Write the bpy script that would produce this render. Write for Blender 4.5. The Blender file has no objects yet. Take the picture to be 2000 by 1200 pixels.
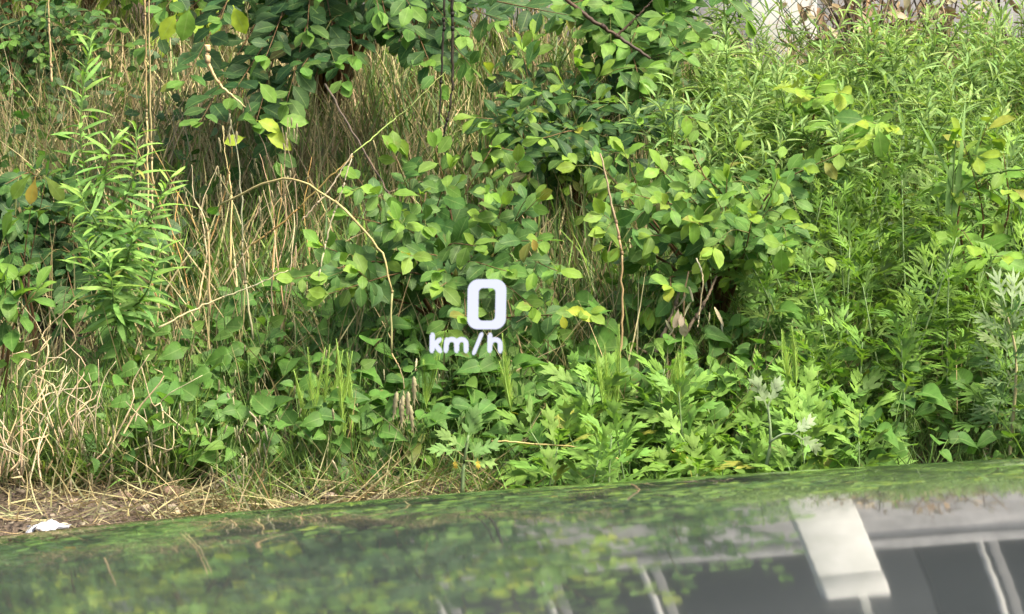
import bpy, math, random
import numpy as np
from mathutils import Vector, Matrix

sc = bpy.context.scene
COL = sc.collection
R = math.radians

# ------------------------------------------------------------------ camera, sky, sun, exposure
CAM_Z, PITCH, HFOV = 1.35, 7.0, 17.0
cam = bpy.data.cameras.new('camera')
cam.sensor_fit = 'HORIZONTAL'
cam.angle = R(HFOV)
cam.clip_start, cam.clip_end = 0.05, 900
cam.dof.use_dof = True
cam.dof.focus_distance = 6.9
cam.dof.aperture_fstop = 150
camo = bpy.data.objects.new('camera', cam)
COL.objects.link(camo)
camo.location = (0, 0, CAM_Z)
camo.rotation_euler = (R(90 - PITCH), 0, 0)
sc.camera = camo

SUN_EL, SUN_AZ = 56.0, 128.0          # azimuth clockwise from +Y (view direction): behind right
EXPO = 1.40
world = bpy.data.worlds.new('World')
sc.world = world
world.use_nodes = True
wn = world.node_tree
wn.nodes.clear()
wo = wn.nodes.new('ShaderNodeOutputWorld')
wb = wn.nodes.new('ShaderNodeBackground')
ws = wn.nodes.new('ShaderNodeTexSky')
ws.sky_type = 'NISHITA'
ws.sun_disc = False
ws.sun_elevation = R(SUN_EL)
ws.sun_rotation = R(SUN_AZ)
ws.air_density, ws.dust_density, ws.ozone_density = 0.8, 6.0, 0.3
wb.inputs['Strength'].default_value = 0.15
wn.links.new(ws.outputs[0], wb.inputs[0])
wn.links.new(wb.outputs[0], wo.inputs[0])
sl = bpy.data.lights.new('sun', 'SUN')
sl.energy, sl.angle, sl.color = 3.0, R(10.0), (1.0, 0.93, 0.77)
so = bpy.data.objects.new('sun', sl)
COL.objects.link(so)
_sd = Vector((math.sin(R(SUN_AZ)) * math.cos(R(SUN_EL)), math.cos(R(SUN_AZ)) * math.cos(R(SUN_EL)), math.sin(R(SUN_EL))))
so.rotation_euler = (-_sd).to_track_quat('-Z', 'Y').to_euler()
so.location = _sd * 30
sc.view_settings.view_transform = 'Standard'
sc.view_settings.look = 'None'
sc.view_settings.exposure = EXPO
sc.view_settings.gamma = 1
sc.view_settings.use_curve_mapping = False
sc.cycles.max_bounces = 8
sc.cycles.diffuse_bounces = 4
sc.cycles.glossy_bounces = 4
sc.cycles.transmission_bounces = 4

# ------------------------------------------------------------------ geometry of the view (only used to lay the place out)
FPX = 1000 / math.tan(R(HFOV / 2))
_c, _s = math.cos(R(PITCH)), math.sin(R(PITCH))


def at(px, py, d):
    """world point at distance d (world Y) seen at photo pixel (px, py)"""
    x, y = (px - 1000) / FPX, (600 - py) / FPX
    dy, dz = _c + y * _s, -_s + y * _c
    k = d / dy
    return Vector((x * k, d, CAM_Z + dz * k))


def xat(px, d):
    return (px - 1000) / FPX * d * 1.005


def project(p):
    v = Vector((p[0], p[1], p[2] - CAM_Z))
    f = v.y * _c - v.z * _s
    u = v.y * _s + v.z * _c
    return 1000 + FPX * v.x / f, 600 - FPX * u / f, f


_TY = np.array([-60, 5.3, 5.75, 6.05, 6.2, 6.6, 7.0, 8.0, 9.0, 10.0, 11.0, 90])
_TZ = np.array([0.0, 0.0, 0.02, 0.12, 0.155, 0.22, 0.30, 0.50, 0.72, 0.86, 0.90, 0.95])


def _bump(x, y):
    return (np.sin(x * 7.1 + y * 3.3) * .012 + np.sin(x * 13.7 - y * 9.1 + 1.3) * .008 + np.sin(x * 31 + y * 23 + .4) * .004
            + np.sin(x * 53 - y * 61 + 2.) * .002)


def terr(x, y):
    x = np.asarray(x, float)
    y = np.asarray(y, float)
    far = np.clip((y - 5.8) / .4, 0, 1) * np.clip((20 - y) / 6, 0, 1)
    return np.interp(y, _TY, _TZ) + _bump(x, y) * far


def tz(x, y):
    return float(terr(x, y))


# ------------------------------------------------------------------ materials
def mat(name):
    m = bpy.data.materials.new(name)
    m.use_nodes = True
    nt = m.node_tree
    nt.nodes.clear()
    return m, nt


def N(nt, t, **kw):
    n = nt.nodes.new('ShaderNode' + t)
    for k, v in kw.items():
        if k in n.inputs:
            n.inputs[k].default_value = v
        else:
            setattr(n, k, v)
    return n


def ramp(nt, fac, stops):
    r = N(nt, 'ValToRGB')
    e = r.color_ramp.elements
    while len(e) < len(stops):
        e.new(0.5)
    for i, (p, c) in enumerate(stops):
        e[i].position = p
        e[i].color = (*c, 1) if len(c) == 3 else c
    nt.links.new(fac, r.inputs[0])
    return r.outputs[0]


def math_(nt, op, a, b=None, c=None):
    n = N(nt, 'Math', operation=op)
    for i, v in enumerate((a, b, c)):
        if v is None:
            continue
        if isinstance(v, (int, float)):
            n.inputs[i].default_value = v
        else:
            nt.links.new(v, n.inputs[i])
    return n.outputs[0]


def mixc(nt, fac, a, b, blend='MIX'):
    n = N(nt, 'Mix', data_type='RGBA', blend_type=blend)
    for sock, v in ((n.inputs[0], fac), (n.inputs[6], a), (n.inputs[7], b)):
        if isinstance(v, (int, float)):
            sock.default_value = v
        elif isinstance(v, tuple):
            sock.default_value = (*v, 1) if len(v) == 3 else v
        else:
            nt.links.new(v, sock)
    return n.outputs[2]


def leaf_material(name, rough=.55, transl=.42, veins=True, tcol=(1.2, 1.26, .55)):
    """leaf colour = attribute on the mesh x object colour, with veins and mottling"""
    m, nt = mat(name)
    L = nt.links
    out = N(nt, 'OutputMaterial')
    at_ = N(nt, 'Attribute', attribute_name='leafcol')
    oi = N(nt, 'ObjectInfo')
    base = mixc(nt, 1.0, at_.outputs['Color'], oi.outputs['Color'], 'MULTIPLY')
    geo = N(nt, 'NewGeometry')
    nz = N(nt, 'TexNoise', Scale=55.0, Detail=3.0)
    L.new(geo.outputs['Position'], nz.inputs['Vector'])
    mott = ramp(nt, nz.outputs['Fac'], [(.3, (.78, .78, .74)), (.7, (1.2, 1.2, 1.15))])
    base = mixc(nt, 1.0, base, mott, 'MULTIPLY')
    n5 = N(nt, 'TexNoise', Scale=38.0, Detail=4.0)
    L.new(geo.outputs['Position'], n5.inputs['Vector'])
    spot = ramp(nt, n5.outputs['Fac'], [(.66, (0, 0, 0)), (.74, (.7, .7, .7))])
    base = mixc(nt, spot, base, (.17, .15, .045))
    bump_h = nz.outputs['Fac']
    if veins:
        uv = N(nt, 'UVMap', uv_map='UVMap')
        sx = N(nt, 'SeparateXYZ')
        L.new(uv.outputs[0], sx.inputs[0])
        ax = math_(nt, 'ABSOLUTE', sx.outputs[0])
        mid = math_(nt, 'LESS_THAN', ax, .07)
        vv = math_(nt, 'FRACT', math_(nt, 'SUBTRACT', math_(nt, 'MULTIPLY', sx.outputs[1], 7.5), math_(nt, 'MULTIPLY', ax, 1.6)))
        vn = math_(nt, 'LESS_THAN', vv, .14)
        vein = math_(nt, 'MAXIMUM', math_(nt, 'MULTIPLY', mid, .30), math_(nt, 'MULTIPLY', vn, .10))
        base = mixc(nt, vein, base, (.26, .38, .12))
        bump_h = math_(nt, 'ADD', math_(nt, 'MULTIPLY', nz.outputs['Fac'], .5), math_(nt, 'MULTIPLY', vv, .5))
    under = mixc(nt, .35, base, (.20, .27, .15))
    base2 = mixc(nt, geo.outputs['Backfacing'], base, under)
    bp = N(nt, 'Bump', Strength=.25, Distance=.002)
    L.new(bump_h, bp.inputs['Height'])
    p = N(nt, 'BsdfPrincipled', Roughness=rough)
    p.inputs['Specular IOR Level'].default_value = .24
    L.new(base2, p.inputs['Base Color'])
    L.new(bp.outputs[0], p.inputs['Normal'])
    t = N(nt, 'BsdfTranslucent')
    tc = mixc(nt, 1.0, base, tcol, 'MULTIPLY')
    L.new(tc, t.inputs[0])
    mx = N(nt, 'MixShader')
    mx.inputs[0].default_value = transl
    L.new(p.outputs[0], mx.inputs[1])
    L.new(t.outputs[0], mx.inputs[2])
    L.new(mx.outputs[0], out.inputs[0])
    return m


def simple(name, col, rough=.7, noise=None, bump=0., scale=30., spec=.3, col2=None):
    m, nt = mat(name)
    L = nt.links
    out = N(nt, 'OutputMaterial')
    p = N(nt, 'BsdfPrincipled', Roughness=rough)
    p.inputs['Specular IOR Level'].default_value = spec
    geo = N(nt, 'NewGeometry')
    nz = N(nt, 'TexNoise', Scale=scale, Detail=6.0, Roughness=.65)
    L.new(geo.outputs['Position'], nz.inputs['Vector'])
    c2 = col2 or tuple(c * .6 for c in col)
    L.new(ramp(nt, nz.outputs['Fac'], [(.32, c2), (.68, col)]), p.inputs['Base Color'])
    if bump:
        b = N(nt, 'Bump', Strength=bump, Distance=.01)
        L.new(nz.outputs['Fac'], b.inputs['Height'])
        L.new(b.outputs[0], p.inputs['Normal'])
    L.new(p.outputs[0], out.inputs[0])
    return m


M_LEAF = leaf_material('leaf_green')
M_SOFT = leaf_material('leaf_soft', rough=.6, transl=.36)
M_BLADE = leaf_material('grass_blade', rough=.5, transl=.3, veins=False)
M_DRY = leaf_material('dry_straw', rough=.75, transl=.18, veins=False, tcol=(1.1, 1., .8))
M_STEM = leaf_material('stem_skin', rough=.6, transl=.0, veins=False)

# ------------------------------------------------------------------ mesh building


def mesh_from(name, V, F, material, uv=None, colr=None, smooth=True):
    """V (n,3), F (m,3) triangles"""
    me = bpy.data.meshes.new(name)
    V = np.asarray(V, np.float32)
    F = np.asarray(F, np.int32)
    me.vertices.add(len(V))
    me.vertices.foreach_set('co', V.ravel())
    k = F.shape[1]
    me.loops.add(F.size)
    me.loops.foreach_set('vertex_index', F.ravel())
    me.polygons.add(len(F))
    me.polygons.foreach_set('loop_start', np.arange(len(F), dtype=np.int32) * k)
    if smooth:
        me.polygons.foreach_set('use_smooth', np.ones(len(F), dtype=bool))
    if uv is not None:
        ul = me.uv_layers.new(name='UVMap')
        ul.data.foreach_set('uv', np.asarray(uv, np.float32)[F.ravel()].ravel())
    if colr is None:
        colr = np.ones((len(V), 3))
    a = me.attributes.new('leafcol', 'FLOAT_COLOR', 'POINT')
    cc = np.ones((len(V), 4), np.float32)
    cc[:, :3] = colr
    a.data.foreach_set('color', cc.ravel())
    me.materials.append(material)
    me.update(calc_edges=True)
    me.validate()
    return me


def link(name, me, parent=None, **props):
    o = bpy.data.objects.new(name, me)
    COL.objects.link(o)
    if parent is not None:
        o.parent = parent
    for k, v in props.items():
        o[k] = v
    return o


def thing(name, label, cat, loc=(0, 0, 0), group=None):
    o = bpy.data.objects.new(name, None)
    o.empty_display_size = .05
    COL.objects.link(o)
    o.location = loc
    o['label'] = label
    o['category'] = cat
    if group:
        o['group'] = group
    return o


class Tmpl:
    def __init__(s, V, F, UV):
        s.V, s.F, s.UV = np.array(V, float), np.array(F, int), np.array(UV, float)
        s.me = {}

    def mesh(s, material, name='leaf'):
        if material.name not in s.me:
            s.me[material.name] = mesh_from(name, s.V, s.F, material, s.UV)
        return s.me[material.name]


def strip(stations, hw, fold=.25, droop=.15, wave=0., twist=0., serr=0., x0=0., ang=0., oy=0., ox=0., ln=1., dz=0.):
    """leaf blade: stations t, half widths hw; along +y, normal +z"""
    V, F, UV = [], [], []
    for i, (t, w) in enumerate(zip(stations, hw)):
        e = w * (1 + (serr if i % 2 else -serr))
        for sx in (-1, 0, 1):
            x = sx * e
            z = fold * abs(x) - droop * t * t + (wave * math.sin(t * 9 + sx * 1.3) * abs(sx))
            a = twist * t
            V.append((x * math.cos(a) - z * math.sin(a), t, z * math.cos(a) + x * math.sin(a)))
            UV.append((sx, t))
    for i in range(len(stations) - 1):
        for k in (0, 1):
            a, b = i * 3 + k, i * 3 + k + 1
            c, d = a + 3, b + 3
            F += [(a, b, d), (a, d, c)]
    return np.array(V), np.array(F), np.array(UV)


def oval(rs, W=.54, n=9, serr=.06, peak=.52, tip=1.0):
    ts = [0, .10] + [.10 + .90 * i / (n - 1) for i in range(1, n)]
    hw = [.012, .014]
    for t in ts[2:]:
        q = (t - .10) / .90
        hw.append(max(.004, W / 2 * (math.sin(math.pi * q ** (math.log(.5) / math.log(peak)))) ** (.8 if q < peak else tip * .8)))
    V, F, U = strip(ts, hw, fold=rs.uniform(.08, .45), droop=rs.uniform(.0, .32), wave=rs.uniform(0, .03), twist=rs.uniform(-.3, .3), serr=serr)
    return Tmpl(V, F, U)


def lance(rs, W=.16, droop=.4, n=7):
    ts = [i / (n - 1) for i in range(n)]
    hw = [max(.006, W / 2 * math.sin(math.pi * (t * .92 + .06)) ** .7) for t in ts]
    hw[-1] = .003
    V, F, U = strip(ts, hw, fold=rs.uniform(.2, .6), droop=droop * rs.uniform(.3, 1.5), wave=.01, twist=rs.uniform(-.6, .6))
    return Tmpl(V, F, U)


def heart(rs):
    ts = [-.03, .02, .12, .28, .46, .64, .82, 1.0]
    hw = [.12, .24, .34, .37, .32, .23, .11, .004]
    V, F, U = strip(ts, hw, fold=rs.uniform(.05, .5), droop=rs.uniform(.05, .4), wave=rs.uniform(.0, .04), twist=rs.uniform(-.5, .5))
    V = V.copy()
    V[1] = (0, .02, -.01)
    return Tmpl(V, F, U)


def lobed(rs, width=1.0, lobes=3, thin=1.0):
    """pinnately cut leaf: rachis blade, pairs of side lobes, three-pointed end lobe"""
    Vs, Fs, Us = [], [], []
    nv = 0

    def add(ox, oy, ang, ln, w, n=6, dz=0.):
        nonlocal nv
        ts = [i / (n - 1) for i in range(n)]
        hw = [w * (.55 + .6 * t if t < .55 else max(.02, (1 - t) / .45 * .88)) * (1 + (.16 if i % 2 else -.1)) for i, t in enumerate(ts)]
        V, F, U = strip(ts, hw, fold=.12, droop=0)
        V = V * np.array([1, ln, ln])
        V[:, 2] += dz
        ca, sa = math.cos(ang), math.sin(ang)
        P = np.stack([V[:, 0] * ca + V[:, 1] * sa + ox, -V[:, 0] * sa + V[:, 1] * ca + oy, V[:, 2]], 1)
        Vs.append(P)
        Fs.append(F + nv)
        Us.append(U * np.array([1, .6]))
        nv += len(P)
    # rachis
    ts = [0, .2, .35, .6, .8]
    V, F, U = strip(ts, [.015, .02, .05 * thin, .075 * thin, .05], fold=.1, droop=0)
    Vs.append(V)
    Fs.append(F)
    Us.append(U)
    nv += len(V)
    for i in range(lobes):
        q = .30 + .38 * i / max(1, lobes - 1)
        ln = (.24, .33, .27)[min(i, 2)] * width
        for s in (-1, 1):
            a = s * R(rs.uniform(32, 52) - 4 * i)
            add(s * .03, q + rs.uniform(-.04, .04), a, ln * rs.uniform(.75, 1.2), .066 * thin, dz=.004 * (i + 1) + .003 * s)
    add(0, .60, 0, .44, .075 * thin, dz=.016)
    for s in (-1, 1):
        add(s * .015, .64, s * R(26), .28 * width, .05 * thin, n=5, dz=.02 + .004 * s)
    V = np.concatenate(Vs)
    F = np.concatenate(Fs)
    U = np.concatenate(Us)
    dr, ed = rs.uniform(-.1, .55), rs.uniform(-.5, .7)
    V[:, 2] += -dr * V[:, 1] ** 2 + ed * V[:, 0] ** 2 + .02 * np.sin(V[:, 1] * 11 + V[:, 0] * 9)
    return Tmpl(V, F, U)


def blade(rs, W=.026, droop=.8, n=6):
    ts = [i / (n - 1) for i in range(n)]
    bend = rs.uniform(.2, 1.0) * droop
    kx = rs.uniform(-.15, .15)
    V, F, UV = [], [], []
    for i, t in enumerate(ts):
        w = W / 2 * (1 - t ** 2.2) + .0008
        a = bend * 1.6 * t * t
        y = t * (1 - .25 * bend * t)
        for sx in (-1, 1):
            V.append((sx * w + kx * t * t, y, -a * .5))
            UV.append((sx, t))
    for i in range(n - 1):
        a = i * 2
        F += [(a, a + 1, a + 3), (a, a + 3, a + 2)]
    return Tmpl(V, F, UV)


def spikelet():
    V, F, UV = [], [], []
    ts = [0, .10, .16, .32, .36, .54, .57, .76, .80, 1.0]
    rr = [.01, .085, .07, .115, .075, .105, .06, .075, .035, .004]
    for i, (t, r) in enumerate(zip(ts, rr)):
        for k in range(5):
            a = k * math.pi * .4 + .3 * i
            V.append((r * math.cos(a) + .03 * t * t, t, .6 * r * math.sin(a)))
            UV.append((0, t))
    for i in range(len(ts) - 1):
        for k in range(5):
            a, b = i * 5 + k, i * 5 + (k + 1) % 5
            F += [(a, b, b + 5), (a, b + 5, a + 5)]
    for a, l in ((-.25, .34), (.2, .42), (.05, .5)):      # awns
        n = len(V)
        V += [(-.012, .7, 0), (.012, .7, 0), (a * .6, .7 + l, .02)]
        UV += [(0, 1)] * 3
        F.append((n, n + 1, n + 2))
    return Tmpl(V, F, UV)


_rt = random.Random(11)
T_OVAL = [oval(_rt) for _ in range(8)]
T_OBO = [oval(_rt, W=.43, serr=.0, peak=.62, n=7) for _ in range(6)]
T_LANCE = [lance(_rt) for _ in range(6)]
T_LANCEF = [lance(_rt, W=.125, n=5) for _ in range(5)]
T_HEART = [heart(_rt) for _ in range(6)]
T_LOBE = [lobed(_rt) for _ in range(7)]
T_LOBEN = [lobed(_rt, thin=.62, width=1.05) for _ in range(6)]
T_BLADE = [blade(_rt) for _ in range(10)]
T_STRAW = [blade(_rt, W=.012, droop=.6) for _ in range(8)]
T_NEED = [blade(_rt, W=.03, droop=.25, n=3) for _ in range(3)]
T_SPIKE = [spikelet()]


def frame(pos, axis, normal, s, w=1.0):
    y = Vector(axis).normalized()
    z = Vector(normal)
    z = z - y * z.dot(y)
    if z.length < 1e-4:
        z = y.orthogonal()
    z.normalize()
    x = y.cross(z)
    m = np.eye(4)
    m[:3, 0] = np.array(x) * s * w
    m[:3, 1] = np.array(y) * s
    m[:3, 2] = np.array(z) * s
    m[:3, 3] = pos
    return m


def join(name, tmpls, idx, Ms, Cs, material):
    """one mesh out of many transformed templates"""
    idx = np.asarray(idx)
    Ms = np.asarray(Ms)
    Cs = np.asarray(Cs)
    Va, Fa, Ua, Ca = [], [], [], []
    nv = 0
    for i, t in enumerate(tmpls):
        sel = np.nonzero(idx == i)[0]
        if not len(sel):
            continue
        m = Ms[sel]
        P = np.einsum('nij,vj->nvi', m[:, :3, :3], t.V) + m[:, None, :3, 3]
        n, v = len(sel), len(t.V)
        Va.append(P.reshape(-1, 3))
        Fa.append((t.F[None] + (np.arange(n) * v)[:, None, None] + nv).reshape(-1, 3))
        Ua.append(np.tile(t.UV, (n, 1)))
        Ca.append(np.repeat(Cs[sel], v, 0))
        nv += n * v
    return mesh_from(name, np.concatenate(Va), np.concatenate(Fa), material, np.concatenate(Ua), np.concatenate(Ca))


def tube_arrays(pts, r0, r1, sides=5):
    P = [Vector(p) for p in pts]
    V, F = [], []
    n = len(P)
    for i, p in enumerate(P):
        t = (P[min(i + 1, n - 1)] - P[max(i - 1, 0)]).normalized()
        a = t.orthogonal().normalized() if abs(t.z) > .98 else t.cross(Vector((0, 0, 1))).normalized()
        b = t.cross(a)
        r = r0 + (r1 - r0) * i / max(1, n - 1)
        for k in range(sides):
            q = 2 * math.pi * k / sides
            V.append(p + (a * math.cos(q) + b * math.sin(q)) * r)
    for i in range(n - 1):
        for k in range(sides):
            a, b = i * sides + k, i * sides + (k + 1) % sides
            F += [(a, b, b + sides), (a, b + sides, a + sides)]
    for k in range(1, sides - 1):
        F.append((0, k + 1, k))
        e = (n - 1) * sides
        F.append((e, e + k, e + k + 1))
    return np.array([tuple(v) for v in V]), np.array(F)


def tubes_mesh(name, tubes, material):
    Va, Fa, Ca = [], [], []
    nv = 0
    for pts, r0, r1, c, sides in tubes:
        V, F = tube_arrays(pts, r0, r1, sides)
        Va.append(V)
        Fa.append(F + nv)
        Ca.append(np.tile(c, (len(V), 1)))
        nv += len(V)
    return mesh_from(name, np.concatenate(Va), np.concatenate(Fa), material, None, np.concatenate(Ca))


def spline(pts, n=12):
    P = [Vector(p) for p in pts]
    P = [P[0] * 2 - P[1]] + P + [P[-1] * 2 - P[-2]]
    out = []
    segs = len(P) - 3
    for i in range(n + 1):
        u = i / n * segs
        k = min(int(u), segs - 1)
        t = u - k
        a, b, c, d = P[k:k + 4]
        out.append(.5 * ((2 * b) + (c - a) * t + (2 * a - 5 * b + 4 * c - d) * t * t + (3 * b - a - 3 * c + d) * t ** 3))
    return out


def jit(c, rs, a=.18, h=.12):
    k = 1 + rs.uniform(-a, a)
    if rs.random() < .012:
        c = (max(c) * .85, max(c) * .95, c[2])
    return (c[0] * k * (1 + rs.uniform(-h, h)), c[1] * k, c[2] * k * (1 + rs.uniform(-h, h)))


def lerp3(a, b, t):
    return tuple(a[i] + (b[i] - a[i]) * t for i in range(3))


class Plant:
    """collects branches and leaves of ONE plant, then makes its objects"""

    def __init__(s, name, label, cat, base, group=None, tm=T_OVAL, lm=M_LEAF, sm=M_STEM):
        s.name, s.label, s.cat, s.base, s.group = name, label, cat, Vector(base), group
        s.tm, s.lm, s.sm = tm, lm, sm
        s.tubes, s.leaves, s.extra = [], [], []

    def tube(s, pts, r0, r1, c, part='stem', sides=5):
        s.tubes.append((part, pts, r0, r1, c, sides))

    def leaf(s, pos, axis, normal, size, col, rs, w=1.0, t=None):
        s.leaves.append((rs.randrange(len(s.tm)) if t is None else t, frame(pos, axis, normal, size, w), col))

    def build(s, cap=300, joined=False, leafname='leaf', joinname='foliage'):
        e = thing(s.name, s.label, s.cat, s.base, s.group)
        off = np.array(s.base)
        parts = {}
        for part, pts, r0, r1, c, sd in s.tubes:
            if part == 'branch':
                o = link('branch', tubes_mesh('branch', [([Vector(p) - s.base for p in pts], r0, r1, c, sd)], s.sm), e)
            else:
                parts.setdefault(part, []).append(([Vector(p) - s.base for p in pts], r0, r1, c, sd))
        for part, tt in parts.items():
            link(part, tubes_mesh(part, tt, s.sm), e)
        for nm, me in s.extra:
            link(nm, me, e)
        lv = s.leaves
        rest = []
        if joined:
            rest = lv
        else:
            sc_ = []
            for q in lv:
                p = q[1][:3, 3]
                x, y, f = project(p)
                inside = (-30 < x < 2030) and (-30 < y < 1040)
                sc_.append((0 if inside else 1, p[1]))
            order = sorted(range(len(lv)), key=lambda i: sc_[i])
            keep = [i for i in order[:cap] if sc_[i][0] == 0]
            ks = set(keep)
            rest = [lv[i] for i in range(len(lv)) if i not in ks]
            for i in keep:
                ti, m, c = lv[i]
                o = bpy.data.objects.new(leafname, s.tm[ti].mesh(s.lm, leafname))
                COL.objects.link(o)
                mm = m.copy()
                mm[:3, 3] -= off
                o.parent = e
                o.matrix_local = Matrix(mm.tolist())
                o.color = (*c, 1)
        if rest:
            Ms = np.array([q[1] for q in rest])
            Ms[:, :3, 3] -= off
            link(joinname, join(joinname, s.tm, [q[0] for q in rest], Ms, [q[2] for q in rest], s.lm), e, kind='stuff')
        return e


# leaf colours (albedo)
G_DARK = (.032, .080, .026)
G_MID = (.070, .158, .034)
G_LITE = (.140, .265, .042)
G_YELL = (.27, .36, .035)
G_GREY = (.20, .27, .15)
TAN = (.42, .31, .165)
TAN2 = (.30, .20, .10)
BROWN = (.13, .075, .035)
STEMG = (.10, .17, .04)
UP = Vector((0, 0, 1))


def rv(rs, a=1.0):
    return Vector((rs.gauss(0, a), rs.gauss(0, a), rs.gauss(0, a)))


def leafy_twig(P, pts, rs, size, cols, step=.024, r0=.0018, r1=.0006, young=.3, stemcol=BROWN, part='twig', face=Vector((0, -.5, .9)), start=.1):
    """alternate leaves along a twig"""
    P.tube(pts, r0, r1, stemcol, part, 4)
    L = 0
    acc = step * rs.random()
    tot = sum((pts[i + 1] - pts[i]).length for i in range(len(pts) - 1))
    side = 1
    for i in range(len(pts) - 1):
        a, b = pts[i], pts[i + 1]
        seg = (b - a).length
        t = (b - a).normalized()
        while acc < seg:
            p = a + t * acc
            q = (L + acc) / tot
            acc += step * rs.uniform(.75, 1.25)
            if q < start:
                continue
            n = (face + rv(rs, .33)).normalized()
            sd = t.cross(n).normalized() * side
            side = -side
            ax = (sd * .85 + t * .6 + Vector((0, 0, -.18)) + rv(rs, .22)).normalized()
            c = cols[0] if rs.random() > .5 else lerp3(cols[0], cols[1], rs.random())
            sz = size * rs.uniform(.7, 1.15)
            if q > 1 - young:
                c = lerp3(c, cols[2], (q - 1 + young) / young * rs.uniform(.5, 1))
                sz *= .85
            P.leaf(p, ax, n, sz, jit(c, rs), rs)
        acc -= seg
        L += seg
    t = (pts[-1] - pts[-2]).normalized()
    for k in range(2):
        n = (face + rv(rs, .3)).normalized()
        P.leaf(pts[-1], (t + rv(rs, .3)).normalized(), n, size * rs.uniform(.6, .9), jit(cols[2], rs), rs)


def shrub(name, label, cat, base, tips, seed, size=.042, cols=(G_DARK, G_MID, G_LITE), twigs=5, twl=(.10, .2), arch=.12, group=None, r=.006, tm=T_OVAL,
          step=.024, cap=300, face=Vector((0, -.5, .9)), stemcol=BROWN, down=0.0, young=.3, extra=(), first=8):
    rs = random.Random(seed)
    P = Plant(name, label, cat, base, group, tm=tm)
    B = Vector(base)
    for tip in tips:
        T = Vector(tip)
        mid = (B + T) / 2 + Vector((rs.uniform(-.05, .05), rs.uniform(-.05, .05), arch * rs.uniform(.5, 1.3)))
        q1 = B.lerp(mid, .5) + Vector((0, 0, arch * .4))
        pts = spline([B, q1, mid, T], 14)
        P.tube(pts[:10], r * rs.uniform(.7, 1.2), r * .35, stemcol, 'branch', 6)
        leafy_twig(P, pts[first:], rs, size, cols, step, r * .36, .0007, stemcol=stemcol, face=face, young=young)
        for k in range(twigs):
            i = rs.randint(5, 12)
            a = pts[i]
            t = (pts[i + 1] - pts[i - 1]).normalized()
            d = (t * .7 + rv(rs, .55) + Vector((0, -.25, .1 - down))).normalized()
            ln = rs.uniform(*twl)
            e = a + d * ln + Vector((0, 0, -.25 * ln))
            tw = spline([a, a + d * ln * .5 + Vector((0, 0, .03 * ln)), e], 6)
            leafy_twig(P, tw, rs, size * rs.uniform(.8, 1.05), cols, step, .0016, .0006, stemcol=lerp3(stemcol, STEMG, .5), face=face, young=young)
    for ex, ey, ed, ec, es, ea in extra:
        P.leaf(at(ex, ey, ed), ea, Vector((.1, -.9, .5)) + rv(rs, .15), es, ec, rs)
    return P.build(cap=cap)


# ------------------------------------------------------------------ the setting: ground, road
def ground():
    ys = np.concatenate([np.linspace(-60, 5.2, 12), np.linspace(5.3, 10.4, 150), np.linspace(10.6, 20, 20), np.array([40, 90, 200, 400])])
    xs = np.concatenate([np.array([-300, -80, -20, -6, -3.5]), np.linspace(-2.4, 2.4, 150), np.array([3.5, 6, 20, 80, 300])])
    X, Y = np.meshgrid(xs, ys)
    Z = terr(X, Y) - .006 * (Y < 5.3)
    V = np.stack([X, Y, Z], -1).reshape(-1, 3)
    nx = len(xs)
    i, j = np.meshgrid(np.arange(len(ys) - 1), np.arange(nx - 1), indexing='ij')
    a = (i * nx + j).ravel()
    F = np.concatenate([np.stack([a, a + 1, a + nx + 1], 1), np.stack([a, a + nx + 1, a + nx], 1)])
    m, nt = mat('soil')
    L = nt.links
    out = N(nt, 'OutputMaterial')
    p = N(nt, 'BsdfPrincipled', Roughness=.95)
    p.inputs['Specular IOR Level'].default_value = .1
    g = N(nt, 'NewGeometry')
    n1 = N(nt, 'TexNoise', Scale=9.0, Detail=8.0, Roughness=.7)
    n2 = N(nt, 'TexNoise', Scale=120.0, Detail=4.0, Roughness=.6)
    n3 = N(nt, 'TexVoronoi', Scale=70.0)
    for n in (n1, n2, n3):
        L.new(g.outputs['Position'], n.inputs['Vector'])
    c1 = ramp(nt, n1.outputs['Fac'], [(.3, (.075, .055, .040)), (.5, (.155, .118, .086)), (.72, (.26, .205, .155))])
    c2 = ramp(nt, n2.outputs['Fac'], [(.35, (.6, .6, .6)), (.65, (1.2, 1.2, 1.2))])
    L.new(mixc(nt, 1, c1, c2, 'MULTIPLY'), p.inputs['Base Color'])
    b = N(nt, 'Bump', Strength=1.0, Distance=.03)
    L.new(math_(nt, 'ADD', n2.outputs['Fac'], n3.outputs['Distance']), b.inputs['Height'])
    L.new(b.outputs[0], p.inputs['Normal'])
    L.new(p.outputs[0], out.inputs[0])
    link('ground', mesh_from('ground', V, F, m), kind='structure')
    # road the car stands on
    V = [(-300, -60, 0.0), (300, -60, 0.0), (300, 5.25, 0.0), (-300, 5.25, 0.0)]
    link('road', mesh_from('road', V, [(0, 1, 2, 3)], simple('asphalt', (.065, .064, .062), .9, bump=.5, scale=160)), kind='structure')


ground()


def box_arrays(x0, x1, y0, y1, z0, z1):
    V = [(x, y, z) for x in (x0, x1) for y in (y0, y1) for z in (z0, z1)]
    F = [(0, 1, 3, 2), (4, 6, 7, 5), (0, 4, 5, 1), (2, 3, 7, 6), (0, 2, 6, 4), (1, 5, 7, 3)]
    return np.array(V, float), np.array(F)


def box(name, b, material, parent=None, bevel=0., **kw):
    V, F = box_arrays(*b)
    me = mesh_from(name, V, F, material, smooth=False)
    o = link(name, me, parent, **kw)
    if bevel:
        mo = o.modifiers.new('bevel', 'BEVEL')
        mo.width = bevel
        mo.segments = 2
    return o


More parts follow.
